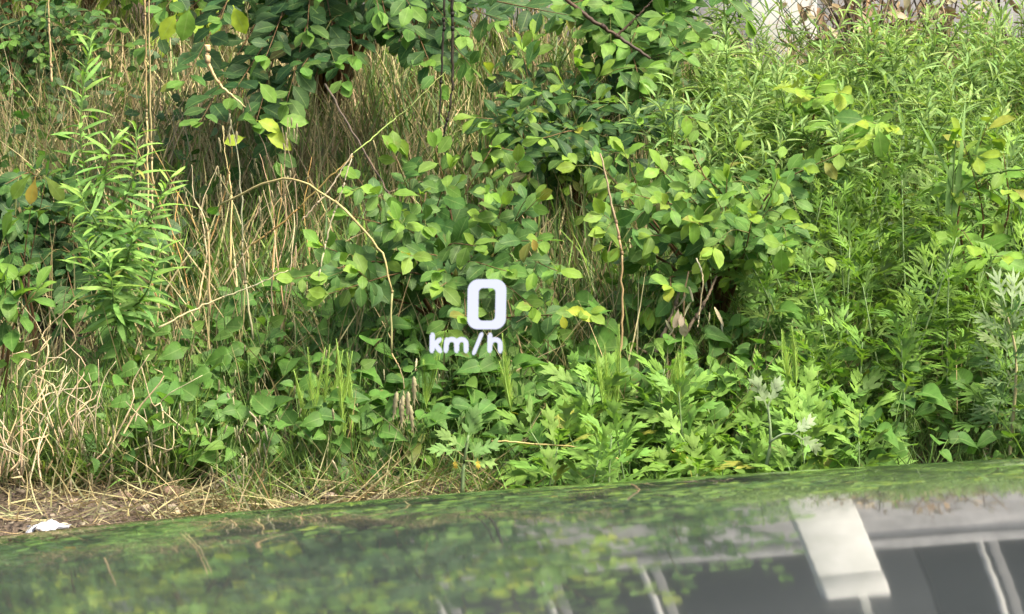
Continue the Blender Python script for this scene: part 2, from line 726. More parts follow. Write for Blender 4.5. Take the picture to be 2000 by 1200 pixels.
# ------------------------------------------------------------------ walls, shed and posts at the back of the bank
M_CONC = simple('concrete', (.38, .38, .38), .85, bump=.3, scale=9, col2=(.20, .20, .20))
M_WHITE = simple('white_paint', (.70, .70, .67), .6, bump=.1, scale=7, col2=(.48, .49, .45))
M_DARK = simple('dark_cladding', (.035, .04, .045), .6, scale=4, col2=(.022, .026, .03))
M_GALV = simple('galvanised', (.24, .24, .23), .5, scale=20, col2=(.17, .17, .17), spec=.5)
M_GREENW = simple('green_wire', (.03, .09, .06), .5, scale=40)

YB = 10.2
t = thing('concrete_wall', 'low grey concrete wall behind the brown twigs at the back of the bank', 'wall', (0, YB + .3, .7))
box('wall_base', (-.5, 5.2, 0, .16, -.05, .74), M_CONC, t, .008)
box('coping', (-.54, 5.25, -.03, .19, .743, .82), simple('coping_concrete', (.40, .40, .40), .8, bump=.2, scale=18), t, .008)

px0 = xat(1462, 9.75)
t = thing('white_pillar', 'white painted square pillar standing behind the green wire mesh', 'pillar', (px0 + .095, 9.85, .72))
box('shaft', (-.095, .095, -.09, .09, 0, .95), M_WHITE, t, .006)
box('cap', (-.098, .098, -.093, .093, .952, 1.12), M_WHITE, t, .012)
V, F = tube_arrays([Vector((.02, 0, 1.12)), Vector((.02, 0, 2.5))], .014, .014, 8)
link('rod', mesh_from('rod', V, F, M_WHITE), t)

# dark shed
t = thing('dark_shed', 'long dark grey shed far behind the bank, seen mirrored in the bonnet', 'shed', (0, 13.0, .9))
box('wall', (-1.5, 7, 0, .12, 0, 3.4), M_DARK, t)
for i in range(6):
    box('panel', (-1.5 + i * 1.4 + .01, -1.5 + i * 1.4 + 1.392, -.03, -.002, .02, 3.35), M_DARK, t)
box('roof', (-1.7, 7.2, -.5, 4, 3.402, 3.5), M_GALV, t)
box('side_wall', (-1.5, -1.38, .122, 3.8, 0, 3.4), M_DARK, t)
for k, (x, lab) in enumerate(((-.5, 'a'), (-.12, 'b'), (.24, 'c'), (1.42, 'd'))):
    p = thing('frame_post', 'grey frame post with a white pipe strapped to it, before the dark shed', 'post', (x, 11.6, .9), 'frame posts before the dark shed')
    box('post', (0, .035, 0, .04, -.05, 2.6), M_GALV, p, .004)
    V, F = tube_arrays([Vector((-.03, 0, -.05)), Vector((-.03, 0, 2.5))], .013, .013, 8)
    link('pipe', mesh_from('pipe', V, F, M_WHITE), p)

# green chain-link panel in front of the pillar
def chain_link():
    t = thing('wire_fence', 'green diamond wire mesh sagging in front of the white pillar', 'fence', (xat(1330, 9.5), 9.5, .7))
    w, h, s = .42, .42, .05
    tubes = []
    k = -h
    while k < w:
        for sg in (1, -1):
            pts = []
            for q in range(0, 15):
                z = h * q / 14
                x = k + z if sg > 0 else k + h - z
                if 0 <= x <= w:
                    pts.append(Vector((x, .004 * sg + .015 * math.sin(x * 20 + z * 9), z)))
            if len(pts) > 1:
                tubes.append((pts, .0011, .0011, (1, 1, 1), 4))
        k += s
    link('wire_mesh', tubes_mesh('wire_mesh', tubes, M_GREENW), t)
    V, F = tube_arrays([Vector((-.01, .01, -.05)), Vector((-.01, .01, .46))], .012, .012, 8)
    link('post', mesh_from('post', V, F, M_GREENW), t)


chain_link()

# ------------------------------------------------------------------ the car
_hy = np.array([.70, 1.36, 1.78, 2.2, 2.34, 2.44, 2.50])
_hs = np.array([2.0, 3.4, 5.4, 10.2, 20, 48, 78])
_hyy = np.linspace(.70, 2.50, 361)
_hsl = np.tan(np.radians(np.interp(_hyy, _hy, _hs)))
_hz = -np.concatenate([[0], np.cumsum((_hsl[1:] + _hsl[:-1]) / 2 * np.diff(_hyy))])
_hz -= np.interp(2.2, _hyy, _hz)
UC = .38                                # the car's centreline lies right of the driver


def _crown(u):
    a = np.linspace(0, 1.0, 201)
    c = (.047 + .061 * a) * np.tanh(a / .04)
    C = np.concatenate([[0], np.cumsum((c[1:] + c[:-1]) / 2 * np.diff(a))])
    return np.interp(np.abs(u), a, C)


HOODZ = .9605 + float(_crown(np.array([-.38]))[0])


def hood_z(u, y):
    back = np.clip(np.abs(u) - .35, 0, 1) ** 2 * .18      # plan curvature of the nose
    return HOODZ + np.interp(y + back, _hyy, _hz) - _crown(u)


def car():
    t = thing('car', 'dark glossy car seen over its own bonnet, greenery mirrored in the paint', 'car', (UC, 1.4, 0))
    m, nt = mat('car_paint')
    L = nt.links
    out = N(nt, 'OutputMaterial')
    p = N(nt, 'BsdfPrincipled', Roughness=.5)
    p.inputs['Specular IOR Level'].default_value = .3
    p.inputs['Coat Weight'].default_value = 1.0
    p.inputs['Coat Roughness'].default_value = .036
    p.inputs['Coat IOR'].default_value = 1.55
    g = N(nt, 'NewGeometry')
    d = N(nt, 'TexNoise', Scale=900.0, Detail=2.0)
    d2 = N(nt, 'TexNoise', Scale=6.0, Detail=6.0)
    o = N(nt, 'TexNoise', Scale=16.0, Detail=1.0)
    for n in (d, d2, o):
        L.new(g.outputs['Position'], n.inputs['Vector'])
    dust = math_(nt, 'MULTIPLY', ramp(nt, d.outputs['Fac'], [(.5, (.25, .25, .25)), (.72, (1, 1, 1))]), ramp(nt, d2.outputs['Fac'], [(.3, (.2, .2, .2)), (.7, (1, 1, 1))]))
    L.new(mixc(nt, math_(nt, 'MULTIPLY', dust, .13), (.022, .026, .022), (.30, .31, .25)), p.inputs['Base Color'])
    b = N(nt, 'Bump', Strength=.05, Distance=.0012)
    L.new(o.outputs['Fac'], b.inputs['Height'])
    L.new(b.outputs[0], p.inputs['Coat Normal'])
    L.new(p.outputs[0], out.inputs[0])
    us = np.linspace(-.80, .80, 121)
    ys = _hyy[::2]
    U, Y = np.meshgrid(us, ys)
    back = np.clip(np.abs(U) - .35, 0, 1) ** 2 * .18
    Yc = Y - back * np.clip((Y - .7) / 1.5, 0, 1)
    Z = HOODZ + np.interp(Y, _hyy, _hz) - _crown(U) - .5 * (_crown(U) - _crown(.38)) * np.clip(2.2 - Y, 0, 2)
    top = np.stack([U, Yc - 1.4, Z], -1).reshape(-1, 3)
    bot = top - np.array([0, .012, .02])
    nx = len(us)
    i, j = np.meshgrid(np.arange(len(ys) - 1), np.arange(nx - 1), indexing='ij')
    a = (i * nx + j).ravel()
    F1 = np.stack([a, a + 1, a + nx + 1, a + nx], 1)
    n = len(top)
    F2 = F1[:, ::-1] + n
    ring = list(range(nx)) + [k * nx + nx - 1 for k in range(1, len(ys))] + [(len(ys) - 1) * nx + k for k in range(nx - 2, -1, -1)] + [k * nx for k in range(len(ys) - 2, 0, -1)]
    F3 = np.array([(ring[k], ring[k] + n, ring[(k + 1) % len(ring)] + n, ring[(k + 1) % len(ring)]) for k in range(len(ring))])
    link('bonnet', mesh_from('bonnet', np.concatenate([top, bot]), np.concatenate([F1, F2, F3]), m), t)
    # wings and nose, below the bonnet's line
    for s in (-1, 1):
        V, F = [], []
        yy = np.linspace(.72, 2.42, 30)
        for y in yy:
            bk = (.45 ** 2) * .18 * np.clip((y - .7) / 1.5, 0, 1)
            zt = HOODZ + float(np.interp(y, _hyy, _hz)) - float(_crown(.80)) - .5 * float(_crown(.80) - _crown(.38)) * max(0, 2.2 - y)
            q = np.clip((y - 2.0) / .42, 0, 1) ** 2
            for (u, z) in ((.805, zt - .004), (.86 - .05 * q, zt - .03), (.91 - .12 * q, zt - .15), (.92 - .14 * q, .60), (.90 - .14 * q, .34)):
                V.append((s * u, y - bk - 1.4, z))
        for k in range(len(yy) - 1):
            for j in range(4):
                a = k * 5 + j
                F.append((a, a + 1, a + 6, a + 5) if s < 0 else (a, a + 5, a + 6, a + 1))
        o = link('wing', mesh_from('wing', V, F, m), t)
        so_ = o.modifiers.new('thickness', 'SOLIDIFY')
        so_.thickness = .01
        so_.offset = -1
    V, F = [], []
    un = np.linspace(-.78, .78, 25)
    for u in un:
        bk = max(abs(u) - .35, 0) ** 2 * .5
        ze = HOODZ + float(_hz[-1]) - float(_crown(np.array([u]))[0])
        for (dy, z) in ((.0, ze - .03), (.06, ze - .16), (.08, .55), (.05, .36), (-.02, .26)):
            V.append((u, 2.5 + dy - bk - 1.4, z))
    for k in range(len(un) - 1):
        for j in range(4):
            a = k * 5 + j
            F.append((a, a + 5, a + 6, a + 1))
    o = link('bumper', mesh_from('bumper', V, F, m), t)
    so_ = o.modifiers.new('thickness', 'SOLIDIFY')
    so_.thickness = .01


car()

# ------------------------------------------------------------------ head-up display: lit digits hanging ahead of the car
def hud():
    D = 1.3
    m, nt = mat('display_light')
    out = N(nt, 'OutputMaterial')
    e = N(nt, 'Emission')
    e.inputs[0].default_value = (.80, .83, 1.0, 1)
    e.inputs[1].default_value = 1.12 / 2 ** EXPO
    nt.links.new(e.outputs[0], out.inputs[0])
    base = at(950, 690, D)
    t = thing('head_up_display', 'glowing white head-up display reading 0 km/h in front of the shrub', 'display', base)

    def W(px, py, dz=0.):
        p = at(px, py, D)
        p.y += dz
        return p - base

    def solid(name, outline, inner=None, th=.0003, dz=0.):
        n = len(outline)
        V = [W(x, y, dz) for x, y in outline]
        F = []
        if inner:
            V += [W(x, y, dz) for x, y in inner]
            V += [v + Vector((0, th, 0)) for v in V]
            for k in range(n):
                q = (k + 1) % n
                F += [(k, q, n + q, n + k), (2 * n + q, 2 * n + k, 3 * n + k, 3 * n + q), (q, k, 2 * n + k, 2 * n + q), (n + k, n + q, 3 * n + q, 3 * n + k)]
            return V, F
        V += [v + Vector((0, th, 0)) for v in V]
        for k in range(n):
            q = (k + 1) % n
            F.append((q, k, n + k, n + q))
        for k in range(1, n - 1):
            F += [(0, k, k + 1, k + 1), (n, n + k + 1, n + k, n + k)]
        return V, F

    def rr(x0, x1, y0, y1, r, sl=0., k=7):
        P = []
        for cx, cy, a0 in ((x1 - r, y0 + r, -90), (x1 - r, y1 - r, 0), (x0 + r, y1 - r, 90), (x0 + r, y0 + r, 180)):
            for q in range(k + 1):
                a = R(a0 + 90 * q / k)
                x, y = cx + r * math.cos(a), cy + r * math.sin(a)
                P.append((x + sl * ((y0 + y1) / 2 - y), y))
        return P
    V, F = solid('0', rr(913, 988.5, 546, 643.5, 21, .02), rr(934.5, 967.5, 563, 627, 8.5, .02))
    me = bpy.data.meshes.new('digit')
    me.from_pydata(V, [], F)
    me.materials.append(m)
    link('digit', me, t)

    def stroke(pts, w):
        """outline of a polyline with round caps"""
        P = [Vector((x, y)) for x, y in pts]
        n = len(P)
        Lf, Rt = [], []
        for i, p in enumerate(P):
            d = (P[min(i + 1, n - 1)] - P[max(i - 1, 0)]).normalized()
            nn = Vector((-d.y, d.x)) * w / 2
            Lf.append(p + nn)
            Rt.append(p - nn)
        def capp(p, d):
            a0 = math.atan2(d.y, d.x)
            return [p + Vector((math.cos(a0 + q), math.sin(a0 + q))) * w / 2 for q in (-.9, -.45, 0, .45, .9)]
        d0 = (P[0] - P[1]).normalized()
        d1 = (P[-1] - P[-2]).normalized()
        return Lf, Rt, capp(P[0], d0), capp(P[-1], d1)

    def letter(name, strokes):
        Va, Fa = [], []
        for si, (pts, w) in enumerate(strokes):
            Lf, Rt, c0, c1 = stroke(pts, w)
            n = len(Lf)
            dz = -si * .0004
            base_i = len(Va)
            flat = Lf + Rt + c0 + c1
            Va += [W(p.x, p.y, dz) for p in flat]
            th = len(flat)
            Va += [W(p.x, p.y, dz) + Vector((0, .0003, 0)) for p in flat]
            for sfx in (0, th):
                b = base_i + sfx
                for k in range(n - 1):
                    Fa.append((b + k, b + k + 1, b + n + k + 1, b + n + k))
                Fa.append([b + 2 * n + q for q in range(5)] + [b + 0, b + n][::1])
                Fa.append([b + 2 * n + 5 + q for q in range(5)] + [b + 2 * n - 1, b + n - 1])
        me = bpy.data.meshes.new(name)
        me.from_pydata(Va, [], Fa)
        me.materials.append(m)
        link(name, me, t)

    def arch(x0, x1, yt, yb, k=8):
        r = (x1 - x0) / 2
        return [(x0, yt + r)] + [((x0 + x1) / 2 - r * math.cos(math.pi * q / k), yt + r - r * .95 * math.sin(math.pi * q / k)) for q in range(1, k)] + [(x1, yt + r), (x1, yb)]
    letter('letter_k', [([(844.5, 655), (843.8, 685)], 10), ([(858.5, 663.5), (848.5, 673.5)], 9), ([(849.5, 671.5), (859.5, 685)], 9.5)])
    letter('letter_m', [([(872.5, 664.5), (871, 685)], 9.5), (arch(873, 892, 662.5, 685), 9.5), (arch(893, 910.5, 662.5, 685), 9.5)])
    letter('slash', [([(940.5, 653), (925.5, 690)], 7.5)])
    letter('letter_h', [([(957, 655), (956.5, 685)], 9.5), (arch(957.6, 977, 663, 685.5), 9.5)])


hud()

# ------------------------------------------------------------------ the shrubs
A = at
TWL = (.08, .15)
shrub('arching_shrub', 'low arching shrub with toothed oval leaves right behind the lit digits', 'shrub',
      (xat(900, 7.25), 7.25, tz(0, 7.25) - .01),
      [A(575, 545, 6.8), A(640, 575, 6.75), A(625, 480, 6.85), A(680, 420, 6.95), A(700, 350, 7.0), A(770, 300, 7.05), A(850, 290, 7.1), A(960, 290, 7.2), A(1050, 390, 7.0),
       A(1150, 612, 6.7), A(1090, 530, 6.75), A(1060, 470, 6.8), A(930, 480, 6.8), A(860, 560, 6.72), A(770, 430, 6.85), A(700, 530, 6.8), A(980, 400, 6.9), A(910, 620, 6.7),
       A(820, 380, 6.95), A(990, 530, 6.72), A(880, 330, 7.0), A(800, 500, 6.75), A(1010, 320, 7.1), A(740, 380, 6.9), A(1040, 600, 6.7)],
      101, size=.057, cols=(lerp3(G_DARK, G_MID, .5), G_MID, lerp3(G_LITE, G_YELL, .15)), twigs=1, twl=(.07, .13), arch=.11, step=.0215, first=5, face=Vector((.1, -.85, .65)),
      extra=[(1105, 606, 6.69, (.36, .42, .05), .04, (1, 0, -.1)), (1120, 612, 6.69, (.32, .40, .05), .042, (.9, -.2, -.2)), (1098, 615, 6.69, (.38, .40, .05), .03, (.2, 0, -1)), (1040, 465, 6.74, (.33, .25, .06), .028, (.3, 0, -1))])
shrub('spreading_shrub', 'bright leafy shrub with oval leaves above the dark hollow right of the digits', 'shrub',
      (xat(1400, 7.35), 7.35, tz(.4, 7.35) - .01),
      [A(1180, 420, 7.0), A(1240, 380, 6.95), A(1290, 330, 7.1), A(1360, 330, 7.0), A(1440, 300, 7.1), A(1520, 350, 7.0), A(1560, 440, 6.9), A(1360, 430, 6.85), A(1470, 420, 6.85),
       A(1270, 460, 6.95), A(1310, 560, 6.85), A(1180, 330, 7.2), A(1400, 390, 6.9), A(1640, 300, 7.2), A(1530, 480, 6.8), A(1300, 400, 6.9), A(1420, 350, 6.95), A(1220, 300, 7.2), A(1340, 270, 7.2)],
      102, size=.056, cols=(G_MID, lerp3(G_MID, G_LITE, .5), lerp3(G_LITE, G_YELL, .35)), twigs=3, twl=(.08, .15), arch=.10, face=Vector((.1, -.7, .8)),
      extra=[(1526, 480, 6.78, G_LITE, .06, (0, 0, -1)), (1355, 430, 6.82, G_LITE, .05, (.1, 0, -1))])
shrub('round_leaved_bush', 'dark green bush with pale leaf rosettes behind the arching shrub', 'bush',
      (xat(1120, 8.1), 8.1, tz(.2, 8.1) - .01),
      [A(930, 230, 7.8), A(1000, 190, 7.7), A(1050, 180, 7.6), A(1060, 270, 7.5), A(980, 290, 7.45), A(1130, 250, 7.6), A(1190, 200, 7.8), A(1250, 230, 7.7), A(1110, 310, 7.5),
       A(1210, 300, 7.5), A(1020, 100, 7.9), A(1130, 120, 8.0), A(1000, 330, 7.4), A(1290, 210, 7.7), A(1170, 150, 7.9), A(960, 150, 7.9)],
      103, size=.064, cols=(G_DARK, lerp3(G_DARK, G_MID, .6), lerp3(G_LITE, G_YELL, .2)), twigs=4, twl=(.10, .18), tm=T_OBO, arch=.12, young=.22)
shrub('overhanging_shrub', 'tall dark shrub with hanging shoots across the top of the picture', 'shrub',
      (xat(640, 8.9), 8.9, tz(-.4, 8.9) - .01),
      [A(290, 90, 7.9), A(360, 160, 7.7), A(430, 40, 7.7), A(520, 110, 7.6), A(500, 240, 7.6), A(600, 60, 7.7), A(690, 110, 7.7), A(760, 60, 7.7), A(830, 120, 7.8), A(900, 70, 7.8),
       A(980, 40, 7.9), A(560, 200, 7.6), A(420, -60, 7.8), A(560, -100, 7.7), A(700, -80, 7.7), A(860, -60, 7.8), A(1040, -20, 7.9), A(480, -250, 7.8), A(650, -300, 7.8), A(820, -260, 7.9),
       A(330, -150, 7.9), A(1000, -180, 8.0), A(740, 20, 7.6), A(640, -20, 7.6), A(450, 190, 7.65), A(800, 10, 7.65), A(1110, 30, 7.9), A(320, 20, 7.7), A(590, 130, 7.6), A(920, 130, 7.75),
       A(390, 240, 7.6), A(860, 170, 7.7), A(670, 160, 7.65)],
      104, size=.068, cols=(G_DARK, lerp3(G_DARK, G_MID, .3), lerp3(G_MID, G_LITE, .6)), twigs=2, twl=(.16, .30), arch=.32, r=.009, down=.15, young=.12, step=.03,
      extra=[(345, 25, 7.55, G_YELL, .07, (-.3, 0, -.5)), (370, 12, 7.55, G_LITE, .08, (-.2, 0, -1)), (455, 10, 7.55, G_YELL, .07, (.4, 0, -1)), (500, 235, 7.5, G_YELL, .06, (.9, 0, -.3)),
             (515, 262, 7.5, G_YELL, .07, (1, 0, -.4)), (540, 240, 7.5, G_LITE, .07, (1, 0, .1)), (480, 268, 7.5, G_YELL, .05, (-.7, 0, -.2)), (505, 160, 7.5, G_LITE, .06, (.6, 0, -.7))])
shrub('broadleaf_sapling', 'broad leaved sapling leaning into the top from the middle right', 'sapling',
      (xat(1250, 9.0), 9.0, tz(.4, 9.) - .01),
      [A(1150, 60, 8.3), A(1190, 10, 8.2), A(1230, 90, 8.3), A(1300, 30, 8.3), A(1100, 10, 8.3), A(1280, -80, 8.4), A(1180, -120, 8.4), A(1380, -60, 8.5), A(1230, -220, 8.5),
       A(1250, 160, 8.1), A(1340, 110, 8.2), A(1300, -300, 8.6), A(1400, -380, 8.7), A(1200, -400, 8.6), A(1450, -250, 8.7)],
      105, size=.072, cols=(lerp3(G_DARK, G_MID, .5), G_MID, G_LITE), twigs=5, twl=(.12, .22), arch=.15, r=.008)
shrub('dark_bush', 'shaded dark bush with oval leaves behind the tall willow-leaved weed', 'bush',
      (xat(60, 7.7), 7.7, tz(-.9, 7.7) - .01),
      [A(20, 420, 7.4), A(80, 460, 7.4), A(60, 540, 7.3), A(130, 510, 7.35), A(180, 560, 7.3), A(10, 360, 7.5), A(110, 400, 7.5), A(40, 620, 7.2), A(240, 600, 7.2), A(20, 500, 7.3),
       A(300, 560, 7.2), A(150, 600, 7.15), A(330, 500, 7.3)],
      106, size=.056, cols=(G_DARK, lerp3(G_DARK, G_MID, .4), G_MID), twigs=4, twl=(.10, .18))
shrub('drooping_sprout', 'sprout with drooping bright leaves at the left edge above the grass', 'sprout',
      (xat(-10, 6.75), 6.75, tz(-.95, 6.75) - .01),
      [A(30, 545, 6.6), A(70, 570, 6.62), A(10, 560, 6.6), A(5, 470, 6.65)],
      107, size=.075, cols=(G_MID, G_LITE, G_LITE), twigs=1, twl=(.05, .08), tm=T_OBO, arch=.08, step=.02)
shrub('yellowing_sprout', 'small sprout with a yellow and brown hanging leaf near the left edge', 'sprout',
      (xat(75, 7.1), 7.1, tz(-.95, 7.1) - .01), [A(70, 335, 7.0), A(90, 350, 7.0)],
      117, size=.05, cols=(G_MID, G_LITE, G_LITE), twigs=0, tm=T_OBO, arch=.03, step=.05,
      extra=[(70, 345, 6.98, (.40, .30, .06), .06, (-.25, 0, -1)), (62, 338, 6.98, (.16, .26, .04), .07, (-.6, 0, -.7)), (85, 340, 6.98, (.2, .28, .05), .07, (.6, 0, -.8))])
shrub('leafy_sapling', 'sapling with small dark leaves in the top left corner', 'sapling',
      (xat(30, 9.2), 9.2, tz(-1.2, 9.2) - .01),
      [A(20, 80, 8.7), A(90, 110, 8.7), A(150, 60, 8.7), A(60, 20, 8.7), A(130, 10, 8.7), A(200, 20, 8.7), A(240, 90, 8.7), A(30, 180, 8.6), A(170, 150, 8.7), A(100, -120, 8.7), A(-60, -100, 8.7),
       A(220, -140, 8.7), A(40, -260, 8.7), A(160, -300, 8.7), A(90, 220, 8.6), A(10, 260, 8.6), A(230, 180, 8.6)],
      108, size=.040, cols=(G_DARK, G_MID, lerp3(G_MID, G_LITE, .6)), twigs=3, twl=(.14, .24), arch=.15)
for k, (px_, lab) in enumerate(((-120, 'leafy tree behind the top left corner, mostly above the picture'), (380, 'leafy tree behind the hanging dark shoots, mostly above the picture'),
                                (850, 'leafy tree behind the black twigs at the top middle, mostly above the picture'))):
    shrub('young_tree', lab, 'tree', (xat(px_, 9.7), 9.7, tz(-1, 9.7) - .01),
          [A(px_ + dx, py_, 9.6 + dd) for dx, py_, dd in ((-260, -120, .1), (-150, -330, -.2), (0, -480, 0), (160, -350, -.3), (260, -150, .1), (60, -200, -.4), (-80, -90, -.3),
                                                          (-300, -420, .2), (300, -480, .2), (100, -620, 0), (-120, -640, .1), (240, -640, .1))],
          120 + k, size=.085, cols=(lerp3(G_MID, G_LITE, .6), G_LITE, G_YELL), twigs=7, twl=(.2, .38), arch=.2, r=.014, step=.035, group='young trees along the back of the bank')

rs = random.Random(150)
P = Plant('hedge', 'tall overgrown hedge behind the bank left of the dark shed, seen mirrored in the bonnet', 'hedge', (-3, 11.6, .9), tm=T_OVAL)
for k in range(16):
    x = -5.2 + k * .25
    P.tube([Vector((x, 11.6 + rs.uniform(-.2, .2), .85)), Vector((x + rs.uniform(-.2, .2), 11.6, 2.2)), Vector((x + rs.uniform(-.3, .3), 11.5, 3.3))], .03, .008, BROWN, 'branch')
for k in range(9000):
    x, z = rs.uniform(-5.4, -1.25), rs.uniform(.85, 3.5)
    y = 11.6 + rs.uniform(-.5, .5) + .12 * math.sin(x * 5 + z * 3)
    P.leaf((x, y, z), rv(rs) + Vector((0, -.4, -.5)), rv(rs, .6) + Vector((0, -.5, .6)), rs.uniform(.07, .13), jit(lerp3(lerp3(G_MID, G_LITE, .5), lerp3(G_LITE, G_YELL, .6), rs.random()), rs), rs)
P.build(cap=0)

# ------------------------------------------------------------------ willow-leaved weed on the left
def weed(base, top_pts, seed, label, group=None, size=(.07, .105), cols=(G_MID, G_LITE), side=None, joined=False, step=.010, cap=300, name='willow_leaved_weed'):
    rs = random.Random(seed)
    P = Plant(name, label, 'weed', base, group, tm=T_LANCE, lm=M_SOFT)

    def shoot(pts, step, s0, s1):
        P.tube(pts, .0026, .001, STEMG, 'stem', 5)
        tot = sum((pts[i + 1] - pts[i]).length for i in range(len(pts) - 1))
        L, acc, az = 0, 0, rs.random() * 6
        for i in range(len(pts) - 1):
            a, b = pts[i], pts[i + 1]
            seg = (b - a).length
            t = (b - a).normalized()
            while acc < seg:
                q = (L + acc) / tot
                p = a + t * acc
                acc += step * rs.uniform(.7, 1.3)
                if q < .08:
                    continue
                az += 2.4 + rs.uniform(-.4, .4)
                h = Vector((math.cos(az), math.sin(az), 0))
                el = -.75 + 1.6 * q + rs.uniform(-.35, .35)
                ax = (h * math.cos(el) + t * math.sin(el)).normalized()
                s = rs.uniform(*size) * (s0 + (s1 - s0) * q) * (1 - .35 * max(0, q - .8) / .2)
                c = lerp3(cols[0], cols[1], min(1, max(0, q + rs.uniform(-.3, .3))))
                P.leaf(p, ax, (UP * .6 + t * .3 + Vector((.1, -.5, 0)) + rv(rs, .2)), s * .95, jit(c, rs), rs, w=.82)
            acc -= seg
            L += seg
    for k, pts in enumerate(top_pts):
        shoot(spline(pts, 14), step if k == 0 else step * .9, 1., .75)
    return P.build(cap=cap, joined=joined)


b0 = Vector((xat(235, 6.95), 6.95, tz(-.8, 6.95)))
weed(b0, [[b0, A(225, 520, 6.93), A(165, 330, 6.93), A(160, 200, 6.93), A(180, 70, 6.93)],
          [A(215, 480, 6.93), A(240, 400, 6.9), A(265, 330, 6.88), A(265, 250, 6.9)],
          [A(225, 540, 6.93), A(270, 460, 6.87), A(300, 410, 6.84), A(335, 345, 6.84)],
          [A(222, 520, 6.93), A(185, 430, 6.86), A(165, 400, 6.85), A(155, 360, 6.86)],
          [A(230, 560, 6.93), A(250, 500, 6.84), A(262, 450, 6.82), A(260, 420, 6.82)],
          [A(232, 600, 6.94), A(200, 560, 6.86), A(180, 520, 6.83), A(172, 470, 6.84)], [A(235, 620, 6.94), A(280, 580, 6.85), A(300, 530, 6.82), A(312, 480, 6.82)],
          [A(235, 640, 6.9), A(225, 600, 6.82), A(218, 550, 6.8), A(212, 500, 6.8)],
          [A(195, 400, 6.93), A(205, 340, 6.9), A(215, 300, 6.88), A(222, 270, 6.9)]],
     201, 'tall willow-leaved weed with narrow drooping leaves standing left of the straw', cols=((.12, .25, .06), (.22, .38, .085)), step=.0072)

# field of the same weed on the right of the bank; a few kinds, copied
def make_weed_kind(seed, h, cols):
    rs = random.Random(seed)
    b = Vector((0, 0, 0))
    top = Vector((rs.uniform(-.05, .05), rs.uniform(-.05, .02), h))
    shoots = [[b, Vector((rs.uniform(-.02, .02), 0, h * .5)), top]]
    for k in range(rs.randint(2, 4)):
        f = rs.uniform(.4, .75)
        s = top * f
        d = Vector((rs.uniform(-.12, .12), rs.uniform(-.1, .06), rs.uniform(.10, .2)))
        shoots.append([s, s + d * .5 + Vector((d.x * .2, 0, 0)), s + d])
    return shoots


WEEDS = []
FIELDLAB = 'narrow-leaved green weed in the dense bright stand on the upper right'


def weed_kind(seed, h, c0, c1):
    rs = random.Random(seed)
    P = Plant('field_weed', FIELDLAB, 'weed', (0, 0, 0), 'weeds in the bright stand on the upper right', tm=T_LANCEF, lm=M_SOFT)
    for k, sp in enumerate(make_weed_kind(seed, h, None)):
        pts = spline(sp, 10)
        P.tube(pts, .0022, .0009, STEMG, 'stem', 4)
        tot = sum((pts[i + 1] - pts[i]).length for i in range(10))
        n = int(tot / .0078)
        az = rs.random() * 6
        for j in range(n):
            q = j / n
            if q < (.25 if k == 0 else .1):
                continue
            p = pts[min(9, int(q * 10))].lerp(pts[min(10, int(q * 10) + 1)], q * 10 % 1)
            az += 2.4 + rs.uniform(-.5, .5)
            hh = Vector((math.cos(az), math.sin(az), 0))
            el = -.2 + 1.25 * q + rs.uniform(-.35, .35)
            ax = hh * math.cos(el) + UP * math.sin(el)
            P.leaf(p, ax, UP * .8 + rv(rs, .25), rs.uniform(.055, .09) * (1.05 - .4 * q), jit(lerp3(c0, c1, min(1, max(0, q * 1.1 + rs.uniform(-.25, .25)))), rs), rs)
    o = P.build(joined=True)
    o['height'] = h
    return o


def copy_thing(o, loc, rot=0., s=1., label=None, group=None):
    c = o.copy()
    COL.objects.link(c)
    c.location = loc
    c.rotation_euler = (0, 0, rot)
    c.scale = (s, s, s)
    if label:
        c['label'] = label
    if group:
        c['group'] = group
    for ch in o.children:
        d = ch.copy()
        COL.objects.link(d)
        d.parent = c
    return c


def field(n, kinds, prng, dr, seed, smin=.75, smax=1.2, mind=.06, label=None, group=None, rots=None, first=True, fit=None, tilt=.2):
    rs = random.Random(seed)
    used = []
    k = 0
    tries = 0
    while k < n and tries < n * 40:
        tries += 1
        d = rs.uniform(*dr)
        px = rs.uniform(*prng(d)) if callable(prng) else rs.uniform(*prng)
        x = xat(px, d)
        if any((x - u[0]) ** 2 + (d - u[1]) ** 2 < mind ** 2 for u in used):
            continue
        used.append((x, d))
        kd = kinds[k % len(kinds)]
        loc = (x, d, tz(x, d) - .005)
        s = rs.uniform(smin, smax)
        rot = rs.uniform(0, 6.28) if rots is None else rs.uniform(*rots)
        if fit:
            top = fit(px, rs)
            lim = (at(px, top, d).z - loc[2]) / kd['height']
            s = min(s, lim)
            if s < .3:
                continue
        eul = (rs.gauss(0, tilt), rs.gauss(0, tilt), rot)
        if k < len(kinds) and first:
            o = kd
            kd.location = loc
            kd.scale = (s, s, s)
        else:
            o = copy_thing(kd, loc, rot, s, None, group)
        o.rotation_euler = eul
        if label:
            o['label'] = label(px, d)
        k += 1


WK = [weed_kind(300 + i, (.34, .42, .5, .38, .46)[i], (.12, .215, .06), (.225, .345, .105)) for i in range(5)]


def weed_label(px, d):
    if d > 8.6:
        return 'back-row narrow-leaved weed below the white pillar' if px < 1650 else 'back-row narrow-leaved weed before the grey wall'
    if d > 7.95:
        return 'narrow-leaved weed behind the yellow-tipped sapling' if px < 1680 else 'narrow-leaved weed in the thick of the stand behind the broad grass shoot'
    return 'front-row narrow-leaved weed beside the bright leafy shrub' if px < 1680 else 'front-row narrow-leaved weed around the broad grass shoot'


def weed_top(px, rs):
    if px < 1430:
        return rs.uniform(-60, 120)
    if px < 1640:
        return rs.uniform(5, 140)
    return rs.uniform(15, 160)


